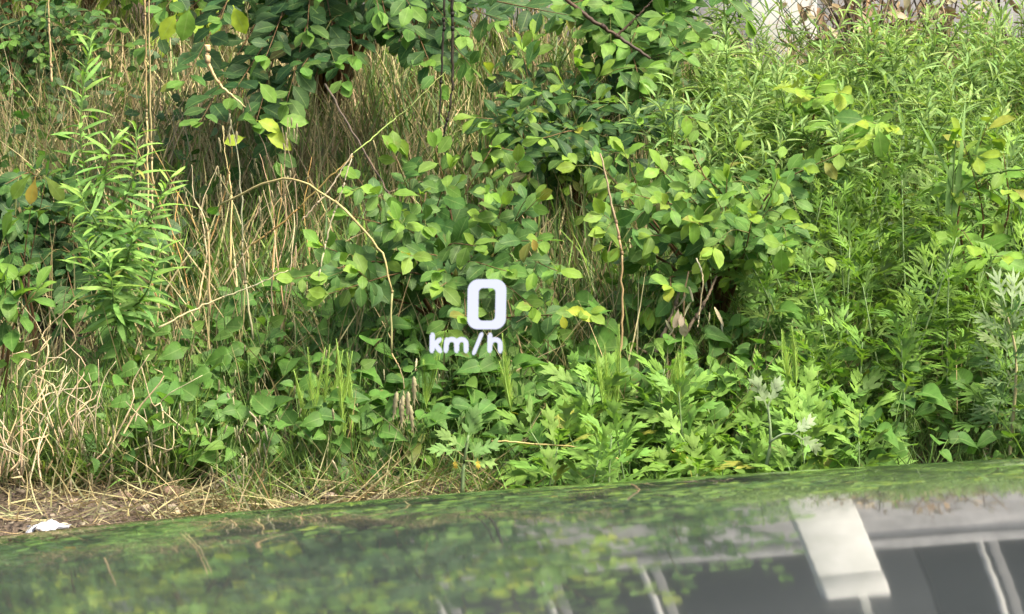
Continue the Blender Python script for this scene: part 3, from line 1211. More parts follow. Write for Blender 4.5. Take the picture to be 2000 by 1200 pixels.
field(150, WK, lambda d: (1330 - (d - 7.6) * 30, 2040), (7.45, 9.6), 31, mind=.085, fit=weed_top, label=weed_label, smin=.6, smax=1.1)

# ------------------------------------------------------------------ mugwort
def mug_kind(seed, h, n, size, tm, c0, c1, label, group, name='mugwort'):
    rs = random.Random(seed)
    P = Plant(name, label, 'mugwort', (0, 0, 0), group, tm=tm, lm=M_SOFT)
    top = Vector((rs.uniform(-.025, .025), rs.uniform(-.03, .01), h))
    pts = spline([Vector((0, 0, 0)), top * .5 + Vector((rs.uniform(-.01, .01), 0, 0)), top], 8)
    P.tube(pts, .0028, .0012, lerp3(STEMG, G_GREY, .4), 'stem', 5)
    az = rs.random() * 6
    for j in range(n):
        q = .22 + .78 * j / (n - 1)
        p = pts[min(7, int(q * 8))].lerp(pts[min(8, int(q * 8) + 1)], q * 8 % 1 if q < 1 else 1)
        az += 2.4 + rs.uniform(-.4, .4)
        hh = Vector((math.cos(az), math.sin(az), 0))
        el = .15 + 1.0 * q ** 2 + rs.uniform(-.25, .25)
        ax = hh * math.cos(el) + UP * math.sin(el)
        s = size * (1.1 - .45 * q ** 3) * rs.uniform(.8, 1.15)
        P.leaf(p, ax, UP * .9 - hh * .2 + Vector((0, -.35, 0)) + rv(rs, .2), s, jit(lerp3(c0, c1, min(1, max(0, q + rs.uniform(-.3, .2)))), rs), rs)
    return P.build()


LAB_M = 'lobed bright green mugwort in the low patch along the bonnet edge'
MK = [mug_kind(400 + i, (.12, .16, .09, .14, .18, .11)[i], (11, 13, 10, 12, 15, 11)[i], (.105, .098, .11, .10, .095, .10)[i], T_LOBE, lerp3(G_MID, G_LITE, .6), (.165, .30, .055), LAB_M,
               'mugworts in the low patch along the bonnet edge') for i in range(6)]
field(66, MK, (1050, 1690), (6.18, 6.72), 41, .8, 1.2, mind=.055,
      label=lambda px, d: 'lobed bright mugwort ' + ('at the bonnet edge, ' if d < 6.42 else 'behind the front row, ') +
      ('beneath the upright tan stem' if px < 1270 else 'below the dark hollow' if px < 1480 else 'beside the sprig with white leaf backs'))
LAB_N = 'darker fine-cut mugwort in the tall stand on the right'
MN = [mug_kind(420 + i, (.26, .34, .22, .30, .38)[i], (18, 21, 16, 19, 22)[i], (.098, .094, .10, .098, .09)[i], T_LOBEN, lerp3(G_DARK, G_MID, .8), lerp3(G_LITE, G_YELL, .15), LAB_N, 'fine-cut mugworts in the tall stand on the right')
      for i in range(5)]
field(58, MN, lambda d: (1560 if d < 7.15 else 1480, 2040), (6.55, 7.5), 42, .8, 1.15, mind=.07,
      label=lambda px, d: 'fine-cut mugwort ' + ('in front of the tall stand, ' if d < 6.95 else 'back in the tall stand, ') +
      ('next to the dark hollow' if px < 1760 else 'towards the silvery plant'))

# ------------------------------------------------------------------ heart-leaved ground vines
def vine_kind(seed, n, size, c0, c1, label, group):
    rs = random.Random(seed)
    P = Plant('ground_vine', label, 'vine', (0, 0, 0), group, tm=T_HEART, lm=M_LEAF)
    for j in range(n):
        a = rs.uniform(0, 6.28)
        r = rs.uniform(.01, .085)
        h = rs.uniform(.04, .16)
        e = Vector((math.cos(a) * r, math.sin(a) * r, h))
        P.tube(spline([Vector((0, 0, 0)), e * .5 + Vector((0, 0, .02)), e], 4), .001, .0008, STEMG, 'stem', 4)
        a2 = a + rs.uniform(-1, 1)
        ax = Vector((math.cos(a2), math.sin(a2) - .25, rs.uniform(-.7, .45)))
        P.leaf(e, ax, UP * .8 + Vector((0, -.45, 0)) + rv(rs, .4), size * rs.uniform(.5, 1.15), jit(lerp3(c0, c1, rs.random()), rs), rs)
    return P.build()


LAB_V = 'low vine with heart-shaped green leaves carpeting the foot of the bank'
VK = [vine_kind(500 + i, (11, 13, 12, 10, 14, 12)[i], .050, lerp3(G_DARK, G_MID, .7), lerp3(G_MID, G_LITE, .55), LAB_V, 'heart-leaved vines at the foot of the bank') for i in range(6)]
field(140, VK, lambda d: (200, 1080), (6.52, 7.25), 51, .8, 1.2, mind=.06, rots=(-.5, .5),
      label=lambda px, d: 'oval-leaved ground vine ' + ('under the willow-leaved weed' if px < 420 else 'around the big horsetail clump' if px < 760 else 'under the lit digits') + (', near the soil' if d < 6.72 else ', up the bank'))
field(36, VK, lambda d: (1050, 1560), (6.68, 7.1), 52, .9, 1.35, mind=.06, rots=(-.5, .5), first=False,
      label=lambda px, d: 'oval-leaved ground vine ' + 'behind the low mugworts at the mouth of the dark hollow')
field(30, VK, lambda d: (1580, 2040), (6.35, 6.9), 53, .8, 1.2, mind=.06, rots=(-.5, .5), first=False,
      label=lambda px, d: 'oval-leaved ground vine ' + 'at the foot of the tall fine-cut stand')


# ------------------------------------------------------------------ grasses, straw, litter: what nobody could count
def scatter(name, tm, n, prng, dr, seed, ln, cols, material, lean=.35, up=1.0, dens=None, zoff=0., wid=1.0, facecam=.0, leanvec=(0, 0)):
    g = np.random.default_rng(seed)
    d = np.sqrt(g.uniform(dr[0] ** 2, dr[1] ** 2, n))
    px = g.uniform(prng[0], prng[1], n)
    if dens is not None:
        keep = g.uniform(0, 1, n) < dens(px, d)
        d, px = d[keep], px[keep]
    n = len(d)
    x = (px - 1000) / FPX * d * 1.005
    z = terr(x, d) - .004 + zoff * g.uniform(0, 1, n)
    ax = np.stack([g.normal(leanvec[0], lean, n), g.normal(leanvec[1], lean, n), np.full(n, up) + g.normal(0, .15 * abs(up) + .05, n)], 1)
    ax /= np.linalg.norm(ax, axis=1, keepdims=True)
    nn = g.normal(0, 1, (n, 3)) + np.array([0, -facecam, 0])
    nn -= ax * (nn * ax).sum(1, keepdims=True)
    nn /= np.linalg.norm(nn, axis=1, keepdims=True)
    xx = np.cross(ax, nn)
    s = g.uniform(ln[0], ln[1], n)
    M = np.zeros((n, 4, 4))
    M[:, :3, 0] = xx * (s * wid)[:, None]
    M[:, :3, 1] = ax * s[:, None]
    M[:, :3, 2] = nn * s[:, None]
    M[:, :3, 3] = np.stack([x, d, z], 1)
    M[:, 3, 3] = 1
    C = np.array(cols)[g.integers(0, len(cols), n)] * g.uniform(.75, 1.25, (n, 1)) * g.uniform(.92, 1.08, (n, 3))
    return g.integers(0, len(tm), n), M, C


def stuff(name, tm, batches, material):
    idx = np.concatenate([b[0] for b in batches])
    M = np.concatenate([b[1] for b in batches])
    C = np.concatenate([b[2] for b in batches])
    link(name, join(name, tm, idx, M, C, material), kind='stuff')


GR1, GR2, GR3 = (.10, .18, .04), (.16, .25, .05), (.06, .12, .03)
S1, S2, S3 = (.40, .335, .18), (.28, .235, .115), (.19, .155, .075)
stuff('grass', T_BLADE, [
    scatter('', T_BLADE, 4600, (-30, 360), (6.50, 6.95), 1, (.10, .20), [GR1, GR2, GR2, GR3], None, lean=.8),
    scatter('', T_BLADE, 2800, (430, 1250), (6.8, 7.5), 2, (.10, .22), [GR3, GR3, GR1], None, lean=.55),
    scatter('', T_BLADE, 1500, (430, 1050), (6.4, 6.7), 3, (.05, .14), [GR1, GR2], None, lean=.7),
    scatter('', T_BLADE, 6500, (-30, 1250), (7.4, 9.8), 4, (.12, .30), [GR1, GR2, GR3], None, lean=.4),
    scatter('', T_BLADE, 5500, (1200, 2040), (7.0, 9.2), 5, (.10, .24), [GR1, GR2, GR2], None, lean=.4),
    scatter('', T_BLADE, 1800, (1000, 2040), (6.2, 7.0), 6, (.06, .16), [GR1, GR3], None, lean=.5),
], M_BLADE)
stuff('dry_grass', T_STRAW, [
    scatter('', T_STRAW, 6000, (-30, 1300), (7.5, 10.0), 11, (.12, .32), [S1, S2, S3], None, lean=.3, wid=1.3),
    scatter('', T_STRAW, 3000, (-30, 760), (8.0, 9.9), 17, (.14, .36), [S1, S2, S2, S3, (.36, .28, .18)], None, lean=.4, wid=1.0),
    scatter('', T_STRAW, 900, (-30, 1250), (6.8, 7.4), 12, (.12, .34), [S2, S3, S1], None, lean=.5),
    scatter('', T_STRAW, 800, (-30, 330), (6.48, 6.9), 13, (.06, .18), [S1, S2], None, lean=.5, wid=1.3),
    scatter('', T_STRAW, 900, (300, 1100), (6.25, 6.55), 14, (.10, .24), [S1, S2, S3], None, lean=.9, up=.25, leanvec=(.5, 0)),
    scatter('', T_STRAW, 2600, (1200, 2040), (7.8, 9.8), 15, (.10, .26), [S1, S2, S3], None, lean=.4, wid=1.3),
    scatter('', T_STRAW, 900, (1050, 2040), (6.6, 7.5), 16, (.10, .25), [S3, S2], None, lean=.6),
], M_DRY)
stuff('straw_litter', T_STRAW, [
    scatter('', T_STRAW, 330, (-30, 620), (6.25, 6.52), 24, (.05, .14), [S1, S2, S3], None, lean=.9, up=.55, wid=1.8),
    scatter('', T_STRAW, 1700, (-30, 1050), (6.05, 6.6), 21, (.03, .10), [S1, S2, S3], None, lean=1.0, up=.08, zoff=.01, wid=2.),
    scatter('', T_STRAW, 4000, (-30, 2040), (6.5, 9.6), 22, (.05, .16), [S2, S3], None, lean=1.0, up=.12, zoff=.02, wid=1.6),
], M_DRY)
stuff('undergrowth', T_OVAL, [
    scatter('', T_OVAL, 2400, (1180, 2040), (7.2, 9.0), 31, (.03, .055), [G_DARK, G_MID, G_MID], None, lean=.8, up=.3, zoff=.2),
    scatter('', T_OVAL, 700, (-30, 420), (7.4, 9.4), 32, (.03, .05), [G_DARK, G_DARK, G_MID], None, lean=.8, up=.2, zoff=.25),
    scatter('', T_OVAL, 900, (180, 1560), (6.5, 7.2), 33, (.02, .04), [G_DARK, G_MID], None, lean=.9, up=.2, zoff=.05),
], M_LEAF)
# the same growth carries on along the bank on both sides
stuff('undergrowth', T_LANCEF + T_OVAL, [
    scatter('', T_LANCEF + T_OVAL, 7000, (2030, 3300), (6.3, 9.6), 61, (.05, .09), [G_MID, G_LITE, (.2, .32, .09)], None, lean=.6, up=.6, zoff=.4),
    scatter('', T_LANCEF + T_OVAL, 4500, (-1300, -30), (6.9, 9.6), 62, (.04, .07), [G_DARK, G_MID, G_MID], None, lean=.7, up=.5, zoff=.4),
], M_LEAF)
stuff('grass', T_BLADE, [
    scatter('', T_BLADE, 6000, (2030, 3300), (6.2, 9.8), 63, (.12, .30), [GR1, GR2, GR3], None, lean=.5),
    scatter('', T_BLADE, 6000, (-1300, -30), (6.4, 9.8), 64, (.12, .28), [GR1, GR2, GR3, S1, S2], None, lean=.5),
], M_BLADE)
# seed heads hanging in the dry grass
stuff('grass_seed_heads', T_SPIKE, [
    scatter('', T_SPIKE, 420, (-30, 520), (6.42, 6.8), 41, (.018, .034), [S1, (.5, .4, .27)], None, lean=.25, up=-1, zoff=.16),
    scatter('', T_SPIKE, 90, (400, 900), (6.4, 6.9), 42, (.016, .03), [S1, (.5, .4, .27)], None, lean=.3, up=-1, zoff=.2),
    scatter('', T_SPIKE, 160, (-30, 1250), (7.2, 9.0), 43, (.02, .035), [S1, S2], None, lean=.25, up=-1, zoff=.4),
], M_DRY)


# ------------------------------------------------------------------ single stalks, dead leaves, scraps
def stalk(name, label, cat, pts, r0, r1, col, group=None, spikes=(), part='stem', n=14, leaves=()):
    rs = random.Random(len(label) + int(pts[0].x * 1000))
    e = thing(name, label, cat, pts[0], group)
    sp = spline(pts, n * 2)
    tot = (pts[-1] - pts[0]).length
    tt, seg = [], 0
    knots = sorted(rs.sample(range(3, 2 * n - 2), 3)) + [2 * n]
    a0 = 0
    sp = [p + rv(rs, .0005 + .0012 * tot) if 0 < i < 2 * n else p for i, p in enumerate(sp)]
    for kn in knots:                                   # internodes of uneven thickness, a swelling at each node
        f0, f1 = a0 / (2 * n), kn / (2 * n)
        ra, rb = r0 + (r1 - r0) * f0, r0 + (r1 - r0) * f1
        cc = jit(col, rs, .25, .1)
        if kn - a0 >= 1:
            tt.append(([p - pts[0] for p in sp[a0:kn + 1]], ra * rs.uniform(.75, 1.), rb * rs.uniform(.7, .95), cc, 5))
            if kn < 2 * n:
                d_ = (sp[kn + 1] - sp[kn]).normalized() * rb * 1.3
                tt.append(([sp[kn] - pts[0] - d_, sp[kn] - pts[0], sp[kn] - pts[0] + d_], rb * 1.25, rb * 1.15, tuple(q * .6 for q in cc), 5))
        a0 = kn
    link(part, tubes_mesh(part, tt, M_STEM), e)
    for (p, ax, s_, c) in spikes:
        o = link('seed_head', T_SPIKE[0].mesh(M_DRY, 'seed_head'), e)
        m = frame(np.array(p - pts[0]), ax, (0, -1, .1), s_)
        o.matrix_local = Matrix(m.tolist())
        o.color = (*c, 1)
    for (p, ax, s_, c, tmx) in leaves:
        o = link('leaf', tmx.mesh(M_DRY, 'leaf'), e)
        o.matrix_local = Matrix(frame(np.array(p - pts[0]), ax, (.2, -1, .4), s_).tolist())
        o.color = (*c, 1)
    return e


STRAW, OCHRE, PALE = (.42, .33, .17), (.36, .25, .09), (.48, .41, .26)
kink = A(765, 690, 6.45)
stalk('bent_stalk', 'yellow grass stalk arching down in front of the shrub, seed heads at its tip', 'grass stalk',
      [A(430, 400, 6.75), A(545, 350, 6.6), A(640, 385, 6.52), A(735, 480, 6.47), A(762, 560, 6.45), kink], .0032, .0018, (.36, .32, .13),
      spikes=[(A(x, y, 6.44), (.05 * k - .1, 0, -1), .055, (.45, .37, .22)) for k, (x, y) in enumerate(((775, 765), (787, 772), (797, 765), (808, 735), (782, 780), (800, 790)))])
stalk('drooping_panicle', 'thin drooping straw panicle hanging from the bent yellow stalk', 'grass stalk',
      [kink, A(785, 730, 6.44), A(790, 775, 6.44)], .0015, .001, STRAW)
stalk('dry_stalk', 'long upright tan stem standing right of the digits', 'stalk',
      [A(1212, 705, 6.75), A(1216, 600, 6.75), A(1212, 480, 6.75), A(1195, 400, 6.77), A(1172, 300, 6.8)], .0034, .0022, (.28, .20, .11))
stalk('leaning_cane', 'ochre cane leaning from lower left up to the arching shrub', 'stem',
      [A(490, 480, 6.85), A(560, 428, 6.82), A(640, 350, 6.8), A(690, 305, 6.8)], .0024, .0016, (.32, .22, .08))
stalk('straw_stalk', 'long pale straw blade slanting across the vines left of the shrub', 'grass stalk',
      [A(310, 640, 6.6), A(400, 595, 6.6), A(490, 560, 6.6), A(563, 528, 6.6)], .0022, .0012, (.40, .36, .22))
stalk('forked_straw', 'two pale straws meeting at a node above the arching shrub', 'grass stalk',
      [A(622, 540, 6.75), A(645, 440, 6.75), A(672, 360, 6.75), A(688, 300, 6.75)], .0022, .0014, (.44, .38, .24))
stalk('forked_straw', 'pale straw running steeply down left from the node of the forked pair', 'grass stalk',
      [A(590, 430, 6.78), A(640, 375, 6.77), A(688, 300, 6.76)], .0022, .0014, (.44, .38, .24))
stalk('brown_branch', 'dark brown bare branch slanting down behind the arching shrub', 'branch',
      [A(635, 165, 7.5), A(690, 260, 7.3), A(740, 345, 7.1), A(790, 430, 7.0)], .0032, .002, (.09, .065, .045))
stalk('green_shoot', 'thin yellow-green shoot rising to the right above the arching shrub', 'stem',
      [A(690, 300, 7.1), A(750, 250, 7.15), A(815, 195, 7.2), A(870, 140, 7.3)], .002, .0012, (.17, .22, .06))
stalk('black_twig', 'left one of two nearly black upright twigs at the top middle', 'twig',
      [A(868, -30, 7.5), A(866, 60, 7.5), A(862, 150, 7.5), A(858, 235, 7.5)], .0035, .0025, (.02, .017, .012))
stalk('black_twig', 'right one of two nearly black upright twigs, bent at its foot', 'twig',
      [A(882, -30, 7.45), A(884, 100, 7.45), A(882, 190, 7.45), A(866, 268, 7.45)], .004, .003, (.02, .017, .012))
stalk('curled_dead_leaf', 'dry curled pale leaf hanging at the top left of the dark shrub', 'dead leaf',
      [A(405, 88, 7.4), A(408, 125, 7.4), A(430, 165, 7.4), A(480, 210, 7.4)], .007, .0012, (.55, .42, .22))
stalk('lying_straw', 'long straw lying across the vines in front of the lobed mugworts', 'grass stalk',
      [A(960, 862, 6.35), A(1050, 868, 6.33), A(1155, 878, 6.3), A(1230, 905, 6.28)], .0022, .0014, (.42, .32, .14))
stalk('crossed_shoot', 'long green grass shoot crossing the top of the right-hand stand', 'grass blade',
      [A(1860, 390, 7.0), A(1905, 350, 6.95), A(1960, 335, 6.9), A(2040, 330, 6.85)], .004, .002, (.13, .23, .05))
stalk('dark_twig', 'bare brown twig slanting across the broad leaves of the sapling', 'twig',
      [A(1090, -15, 7.9), A(1150, 35, 7.9), A(1205, 70, 7.9), A(1270, 115, 7.9)], .006, .004, (.06, .04, .028))
stalk('dark_twig', 'thin dark twig rising right out of the bare brown twig', 'twig',
      [A(1205, 70, 7.9), A(1235, 42, 7.9), A(1275, 0, 7.9)], .004, .002, (.06, .04, .025))
stalk('pale_vine', 'thin pale vine stem hanging in the dark hollow', 'stem',
      [A(1360, 505, 6.9), A(1372, 540, 6.88), A(1368, 600, 6.88), A(1362, 640, 6.88)], .0022, .0014, (.42, .36, .25))
for x0, y0, x1, y1, r_, lab in ((1280, 690, 1330, 560, .006, 'thick grey-brown stem leaning in the dark hollow'), (1340, 650, 1400, 540, .005, 'second grey-brown stem leaning in the dark hollow, nearer the mugworts'),
                                (1230, 670, 1295, 715, .0035, 'straight bare twig lying at the foot of the dark hollow')):
    stalk('hollow_stem', lab, 'stem', [A(x0, y0, 6.95), A((x0 + x1) / 2 + 4, (y0 + y1) / 2, 6.97), A(x1, y1, 7.0)], r_, r_ * .6, (.15, .12, .08))
rs = random.Random(77)
P = Plant('dead_weed', 'dead weed with pale curled leaves in the dark hollow under the bright shrub', 'dead plant', (xat(1345, 7.0), 7.0, tz(.35, 7.)), tm=T_LANCE + T_OBO, lm=M_DRY)
P.tube(spline([P.base, A(1335, 600, 6.95), A(1345, 530, 6.95)], 8), .003, .0015, (.2, .14, .08))
for x, y in ((1345, 560), (1350, 590), (1330, 610), (1320, 630), (1310, 640), (1325, 600), (1340, 575), (1300, 625), (1385, 610), (1395, 600), (1410, 620), (1335, 620), (1318, 655)):
    P.leaf(A(x, y, 6.92), (rs.uniform(-.6, .6), rs.uniform(-.3, .3), -1), rv(rs) + Vector((0, -1, 0)), rs.uniform(.02, .045), jit((.46, .40, .28), rs), rs)
P.build()
rs = random.Random(78)
DL = 'tall dry straw stalk standing between the willow-leaved weed and the shrub'
for k in range(24):
    px_ = rs.uniform(280, 600)
    d = rs.uniform(6.85, 7.7)
    y0 = rs.uniform(520, 700)
    y1 = rs.uniform(140, 400)
    lx = rs.gauss(15, 75)
    p0, p1 = A(px_, y0, d), A(px_ + lx, y1, d + .12)
    c = jit(rs.choice([(.30, .24, .13), (.24, .18, .10), (.36, .29, .16), (.30, .20, .07)]), rs)
    hs = []
    if rs.random() < .5:
        hs = [(p1 + Vector((rs.uniform(-.01, .02), 0, -.012 * q)), (rs.uniform(-.3, .3), 0, -1), rs.uniform(.018, .03), (.42, .34, .2)) for q in range(4)]
    w = rv(rs, .02)
    stalk('dry_stalk', DL, 'grass stalk', [p0, p0.lerp(p1, .35) + w, p0.lerp(p1, .7) + w * .3 + rv(rs, .01), p1], rs.uniform(.0016, .0032), .0008, c, 'tall dry straw stalks on the left', spikes=hs, n=9)
for x, y1, lab in ((284, -20, 'longest pair of straws at the top left, left one'), (292, -20, 'longest pair of straws at the top left, right one'), (95, -20, 'single straw hanging straight down at the top left')):
    y0 = 420 if x > 200 else 160
    stalk('dry_stalk', lab, 'grass stalk', [A(x + 6, y0, 7.3), A(x + 2, (y0 + y1) / 2, 7.3), A(x - 2, y1, 7.3)], .003, .002, STRAW, 'tall dry straw stalks on the left')


# bundles of tangled pale straw at the left edge
def tangle(px_, py_, d, n, seed, label):
    rs = random.Random(seed)
    P = Plant('dead_grass_tuft', label, 'dead plant', A(px_, py_, d), tm=T_STRAW, lm=M_DRY)
    for k in range(n):
        a = P.base + Vector((rs.uniform(-.03, .03), rs.uniform(-.03, .03), rs.uniform(-.02, .02)))
        e = a + Vector((rs.uniform(-.06, .09), rs.uniform(-.05, .05), rs.uniform(.06, .20)))
        P.tube(spline([a, a.lerp(e, .4) + rv(rs, .015), a.lerp(e, .75) + rv(rs, .025), e], 10), .0022, .0007, jit((.40, .33, .20), rs), 'stem', 4)
    P.build()


tangle(140, 880, 6.5, 12, 1, 'tangle of pale dead stems standing in the grass below the tall weed')
tangle(15, 930, 6.4, 12, 2, 'tangle of pale dead stems at the left edge above the soil')
tangle(60, 800, 6.6, 7, 3, 'thin tangle of pale dead stems left of the larger tangle')


# horsetails
def horsetail(px_, py0, py1, d, n, seed, label, spread=.05):
    rs = random.Random(seed)
    b = A(px_, py0, d)
    P = Plant('horsetail', label, 'horsetail', b, tm=T_NEED, lm=M_BLADE)
    h = A(px_, py1, d).z - b.z
    for k in range(n):
        a = b + Vector((rs.uniform(-spread, spread), rs.uniform(-.03, .03), 0))
        hh = h * rs.uniform(.55, 1.)
        e = a + Vector((rs.uniform(-.03, .04), rs.uniform(-.02, .02), hh))
        pts = spline([a, a.lerp(e, .5) + Vector((rs.uniform(-.006, .006), 0, 0)), e], 10)
        P.tube(pts, .0018, .0008, (.22, .34, .07), 'stem', 4)
        for i in range(2, 40):
            q = i / 40
            p = a.lerp(e, q)
            for w in range(5):
                az = w * 1.257 + i
                P.leaf(p, (math.cos(az) * .32, math.sin(az) * .32, .95), (0, -1, 0), (.026 if q < .6 else .026 * (1.3 - q)) * rs.uniform(.6, 1.3), jit((.23, .36, .06), rs), rs)
    P.build(joined=True, joinname='needles')


horsetail(650, 860, 660, 6.55, 9, 1, 'clump of bright feathery horsetail below the arching shrub')
horsetail(985, 810, 640, 6.55, 2, 2, 'feathery horsetail stem right under the letter h', .015)
horsetail(1320, 800, 655, 6.5, 3, 3, 'feathery horsetail stems in front of the dark hollow', .02)
horsetail(1190, 800, 620, 6.55, 3, 4, 'feathery horsetail stems beside the upright tan stem', .02)
horsetail(825, 800, 650, 6.6, 2, 5, 'thin horsetail under the letter k', .015)
horsetail(1545, 760, 600, 6.5, 2, 6, 'horsetail rising between the low mugworts and the tall stand', .02)

# one mugwort alone by the bonnet edge, one silver plant at the right edge, pale-backed leaves
rs = random.Random(9)
P = Plant('mugwort', 'single lobed mugwort standing alone on the dry grass by the bonnet edge', 'mugwort', A(903, 965, 6.25), tm=T_LOBE, lm=M_SOFT)
top = A(915, 850, 6.24)
P.tube(spline([P.base, A(906, 910, 6.25), top], 8), .0042, .0026, lerp3(STEMG, G_GREY, .5))
for (x, y), ax, s_ in (((912, 865), (.25, 0, 1), .075), ((905, 875), (-.55, 0, .45), .06), ((910, 885), (.9, -.1, .25), .07), ((902, 880), (-1, -.1, .05), .065), ((908, 900), (1, -.1, -.1), .06), ((915, 860), (.45, 0, .9), .055)):
    P.leaf(A(x, y, 6.24), ax, (0, -.8, .6), s_, jit(lerp3(G_LITE, G_GREY, .3), rs), rs)
for x in (888, 932):
    P.leaf(A(x, 895, 6.23), (.1, 0, -1), (0, -1, .2), .022, (.6, .45, .08), rs)
P.build()
rs = random.Random(10)
P = Plant('silver_mugwort', 'tall mugwort at the right edge showing silvery leaf backs', 'mugwort', (xat(1975, 6.5), 6.5, tz(.95, 6.5)), tm=T_LOBEN, lm=M_SOFT)
top = A(1968, 620, 6.45)
P.tube(spline([P.base, A(1985, 720, 6.47), top], 8), .004, .002, (.34, .30, .16))
for j in range(30):
    q = j / 29
    p = P.base.lerp(top, .35 + .65 * q)
    az = j * 2.4
    P.leaf(p, (math.cos(az) * .8, math.sin(az) * .6, .2 + .8 * q + rs.uniform(-.4, .2)), (rs.uniform(-.3, .3), -.7, .7), rs.uniform(.05, .085), jit(lerp3((.20, .27, .13), G_MID, rs.random()), rs), rs)
for x, y, ax in ((1965, 600, (-.3, 0, 1)), (1975, 605, (.1, 0, 1)), (1985, 610, (.5, 0, 1))):
    P.leaf(A(x, y, 6.42), ax, (0, -1, .1), .075, (.23, .31, .17), rs)
P.build()
rs = random.Random(12)
P = Plant('silver_mugwort', 'mugwort sprig with two white leaf backs bending right at the bonnet edge', 'mugwort', A(1495, 920, 6.22), tm=T_LOBE, lm=M_SOFT)
P.tube(spline([P.base, A(1505, 860, 6.2), A(1500, 790, 6.2)], 8), .004, .002, lerp3(STEMG, G_GREY, .8))
P.tube(spline([A(1502, 865, 6.2), A(1530, 848, 6.19), A(1560, 850, 6.18)], 6), .0025, .0015, G_GREY)
for (x, y), ax, s_, c in (((1545, 850), (1, 0, .75), .055, (.29, .37, .23)), ((1555, 850), (1, 0, -.55), .06, (.26, .34, .19)), ((1500, 800), (-.4, 0, 1), .07, (.24, .32, .17)), ((1500, 795), (.4, 0, 1), .06, G_GREY),
                          ((1503, 830), (-1, 0, .3), .07, G_LITE)):
    P.leaf(A(x, y, 6.17), ax, (0, -1, .25), s_, c, rs)
P.build()

# big blades and lettuce-like weed at the right
rs = random.Random(14)
P = Plant('broad_grass', 'tall broad-bladed grass shoot near the right edge', 'grass plant', (xat(1870, 7.3), 7.3, tz(.9, 7.3)), tm=T_BLADE, lm=M_BLADE)
for x, y, l_, ax in ((1850, 420, .24, (.02, 0, 1)), (1862, 430, .27, (.12, 0, 1)), (1870, 400, .16, (-.2, 0, 1)), (1890, 330, .12, (.5, 0, 1)), (1850, 330, .14, (-.5, 0, .8))):
    P.leaf(A(x, y, 7.0), ax, (.1, -1, .2), l_, (.15, .27, .07), rs, w=1.6)
P.tube(spline([P.base, A(1860, 420, 7.02), A(1868, 250, 7.0)], 8), .003, .0015, STEMG)
P.build()
shrub('lettuce_weed', 'pale yellow-green broad-leaved weed among the narrow weeds near the right edge', 'weed', (xat(1900, 7.25), 7.25, tz(.95, 7.25)),
      [A(1880, 270, 7.0), A(1930, 240, 7.0), A(1960, 300, 7.0), A(1850, 300, 7.0), A(1900, 480, 6.85), A(1960, 500, 6.85)], 140, size=.085, cols=(G_LITE, lerp3(G_LITE, G_YELL, .2), lerp3(G_LITE, G_YELL, .5)), twigs=1, tm=T_OBO + T_OVAL[:2], step=.04)
shrub('yellow_sapling', 'small sapling with yellow-green tip leaves at the upper right of the bright shrub', 'sapling', (xat(1560, 8.2), 8.2, tz(.6, 8.2)),
      [A(1600, 160, 7.7), A(1560, 170, 7.7), A(1640, 180, 7.7), A(1720, 265, 7.4), A(1740, 250, 7.4), A(1660, 235, 7.5)], 141, size=.07, cols=(G_LITE, lerp3(G_LITE, G_YELL, .3), (.26, .36, .045)), twigs=1, step=.035,
      extra=[(1715, 250, 7.35, lerp3(G_MID, G_LITE, .6), .07, (.2, 0, -1)), (1690, 235, 7.35, G_MID, .065, (-.9, 0, .2))])


# scraps and stones on the soil
def lump(name, label, cat, px_, py_, d, sx, sy, sz, material, seed, colr=(1, 1, 1), rough=.14):
    rs = random.Random(seed)
    V, F = [], []
    nu, nv = 12, 7
    for j in range(nv + 1):
        th = math.pi * j / nv
        for i in range(nu):
            a = 2 * math.pi * i / nu
            k = 1 + .16 * math.sin(3 * a + seed) * math.sin(th) + rs.uniform(-rough, rough)
            V.append((sx * k * math.sin(th) * math.cos(a), sy * k * math.sin(th) * math.sin(a), sz * k * (math.cos(th) * .8 + .45)))
    for j in range(nv):
        for i in range(nu):
            a, b = j * nu + i, j * nu + (i + 1) % nu
            F.append((a, a + nu, b + nu, b))
    o = link(name, mesh_from(name, V, F, material, colr=np.tile(colr, (len(V), 1)), smooth=False))
    d = 6.0
    while d < 7 and at(px_, py_, d).z > tz(at(px_, py_, d).x, d):     # where the line of sight meets the soil
        d += .004
    p = A(px_, py_, d)
    o.location = (p.x, d, tz(p.x, d) - .2 * sz)
    o['label'] = label
    o['category'] = cat
    return o


M_STONE = simple('stone', (.42, .34, .27), .9, bump=.5, scale=60, col2=(.27, .21, .16))
M_PLASTIC = simple('white_plastic', (.62, .63, .66), .5, scale=60, col2=(.40, .41, .43))
M_BLACK = simple('black_plastic', (.012, .012, .014), .45, scale=40)
rs = random.Random(3)
V, F = [], []
for j in range(7):
    for i in range(9):
        u, v = i / 8 - .5, j / 6 - .5
        edge = max(abs(u), abs(v)) * 2
        V.append((u * .068 + rs.uniform(-.004, .004) * (1 + edge), v * .05 + rs.uniform(-.004, .004) * (1 + edge) + .012 * u,
                  .002 + (1 - edge ** 2) * .012 + rs.uniform(0, .008) + .006 * math.sin(9 * u + 5 * v)))
for j in range(6):
    for i in range(8):
        a = j * 9 + i
        F += [(a, a + 1, a + 10), (a, a + 10, a + 9)]
o = link('plastic_scrap', mesh_from('plastic_scrap', V, F, M_PLASTIC, smooth=False), label='white crumpled plastic scrap on the soil at the lower left', category='litter')
o.location = (at(92, 1025, 6.2).x, 6.2, tz(at(92, 1025, 6.2).x, 6.2))
mo = o.modifiers.new('thickness', 'SOLIDIFY')
mo.thickness = .0006
lump('plastic_scrap', 'black plastic scrap half buried in the soil left of the dry grass', 'litter', 612, 972, 6.32, .034, .02, .02, M_BLACK, 5)
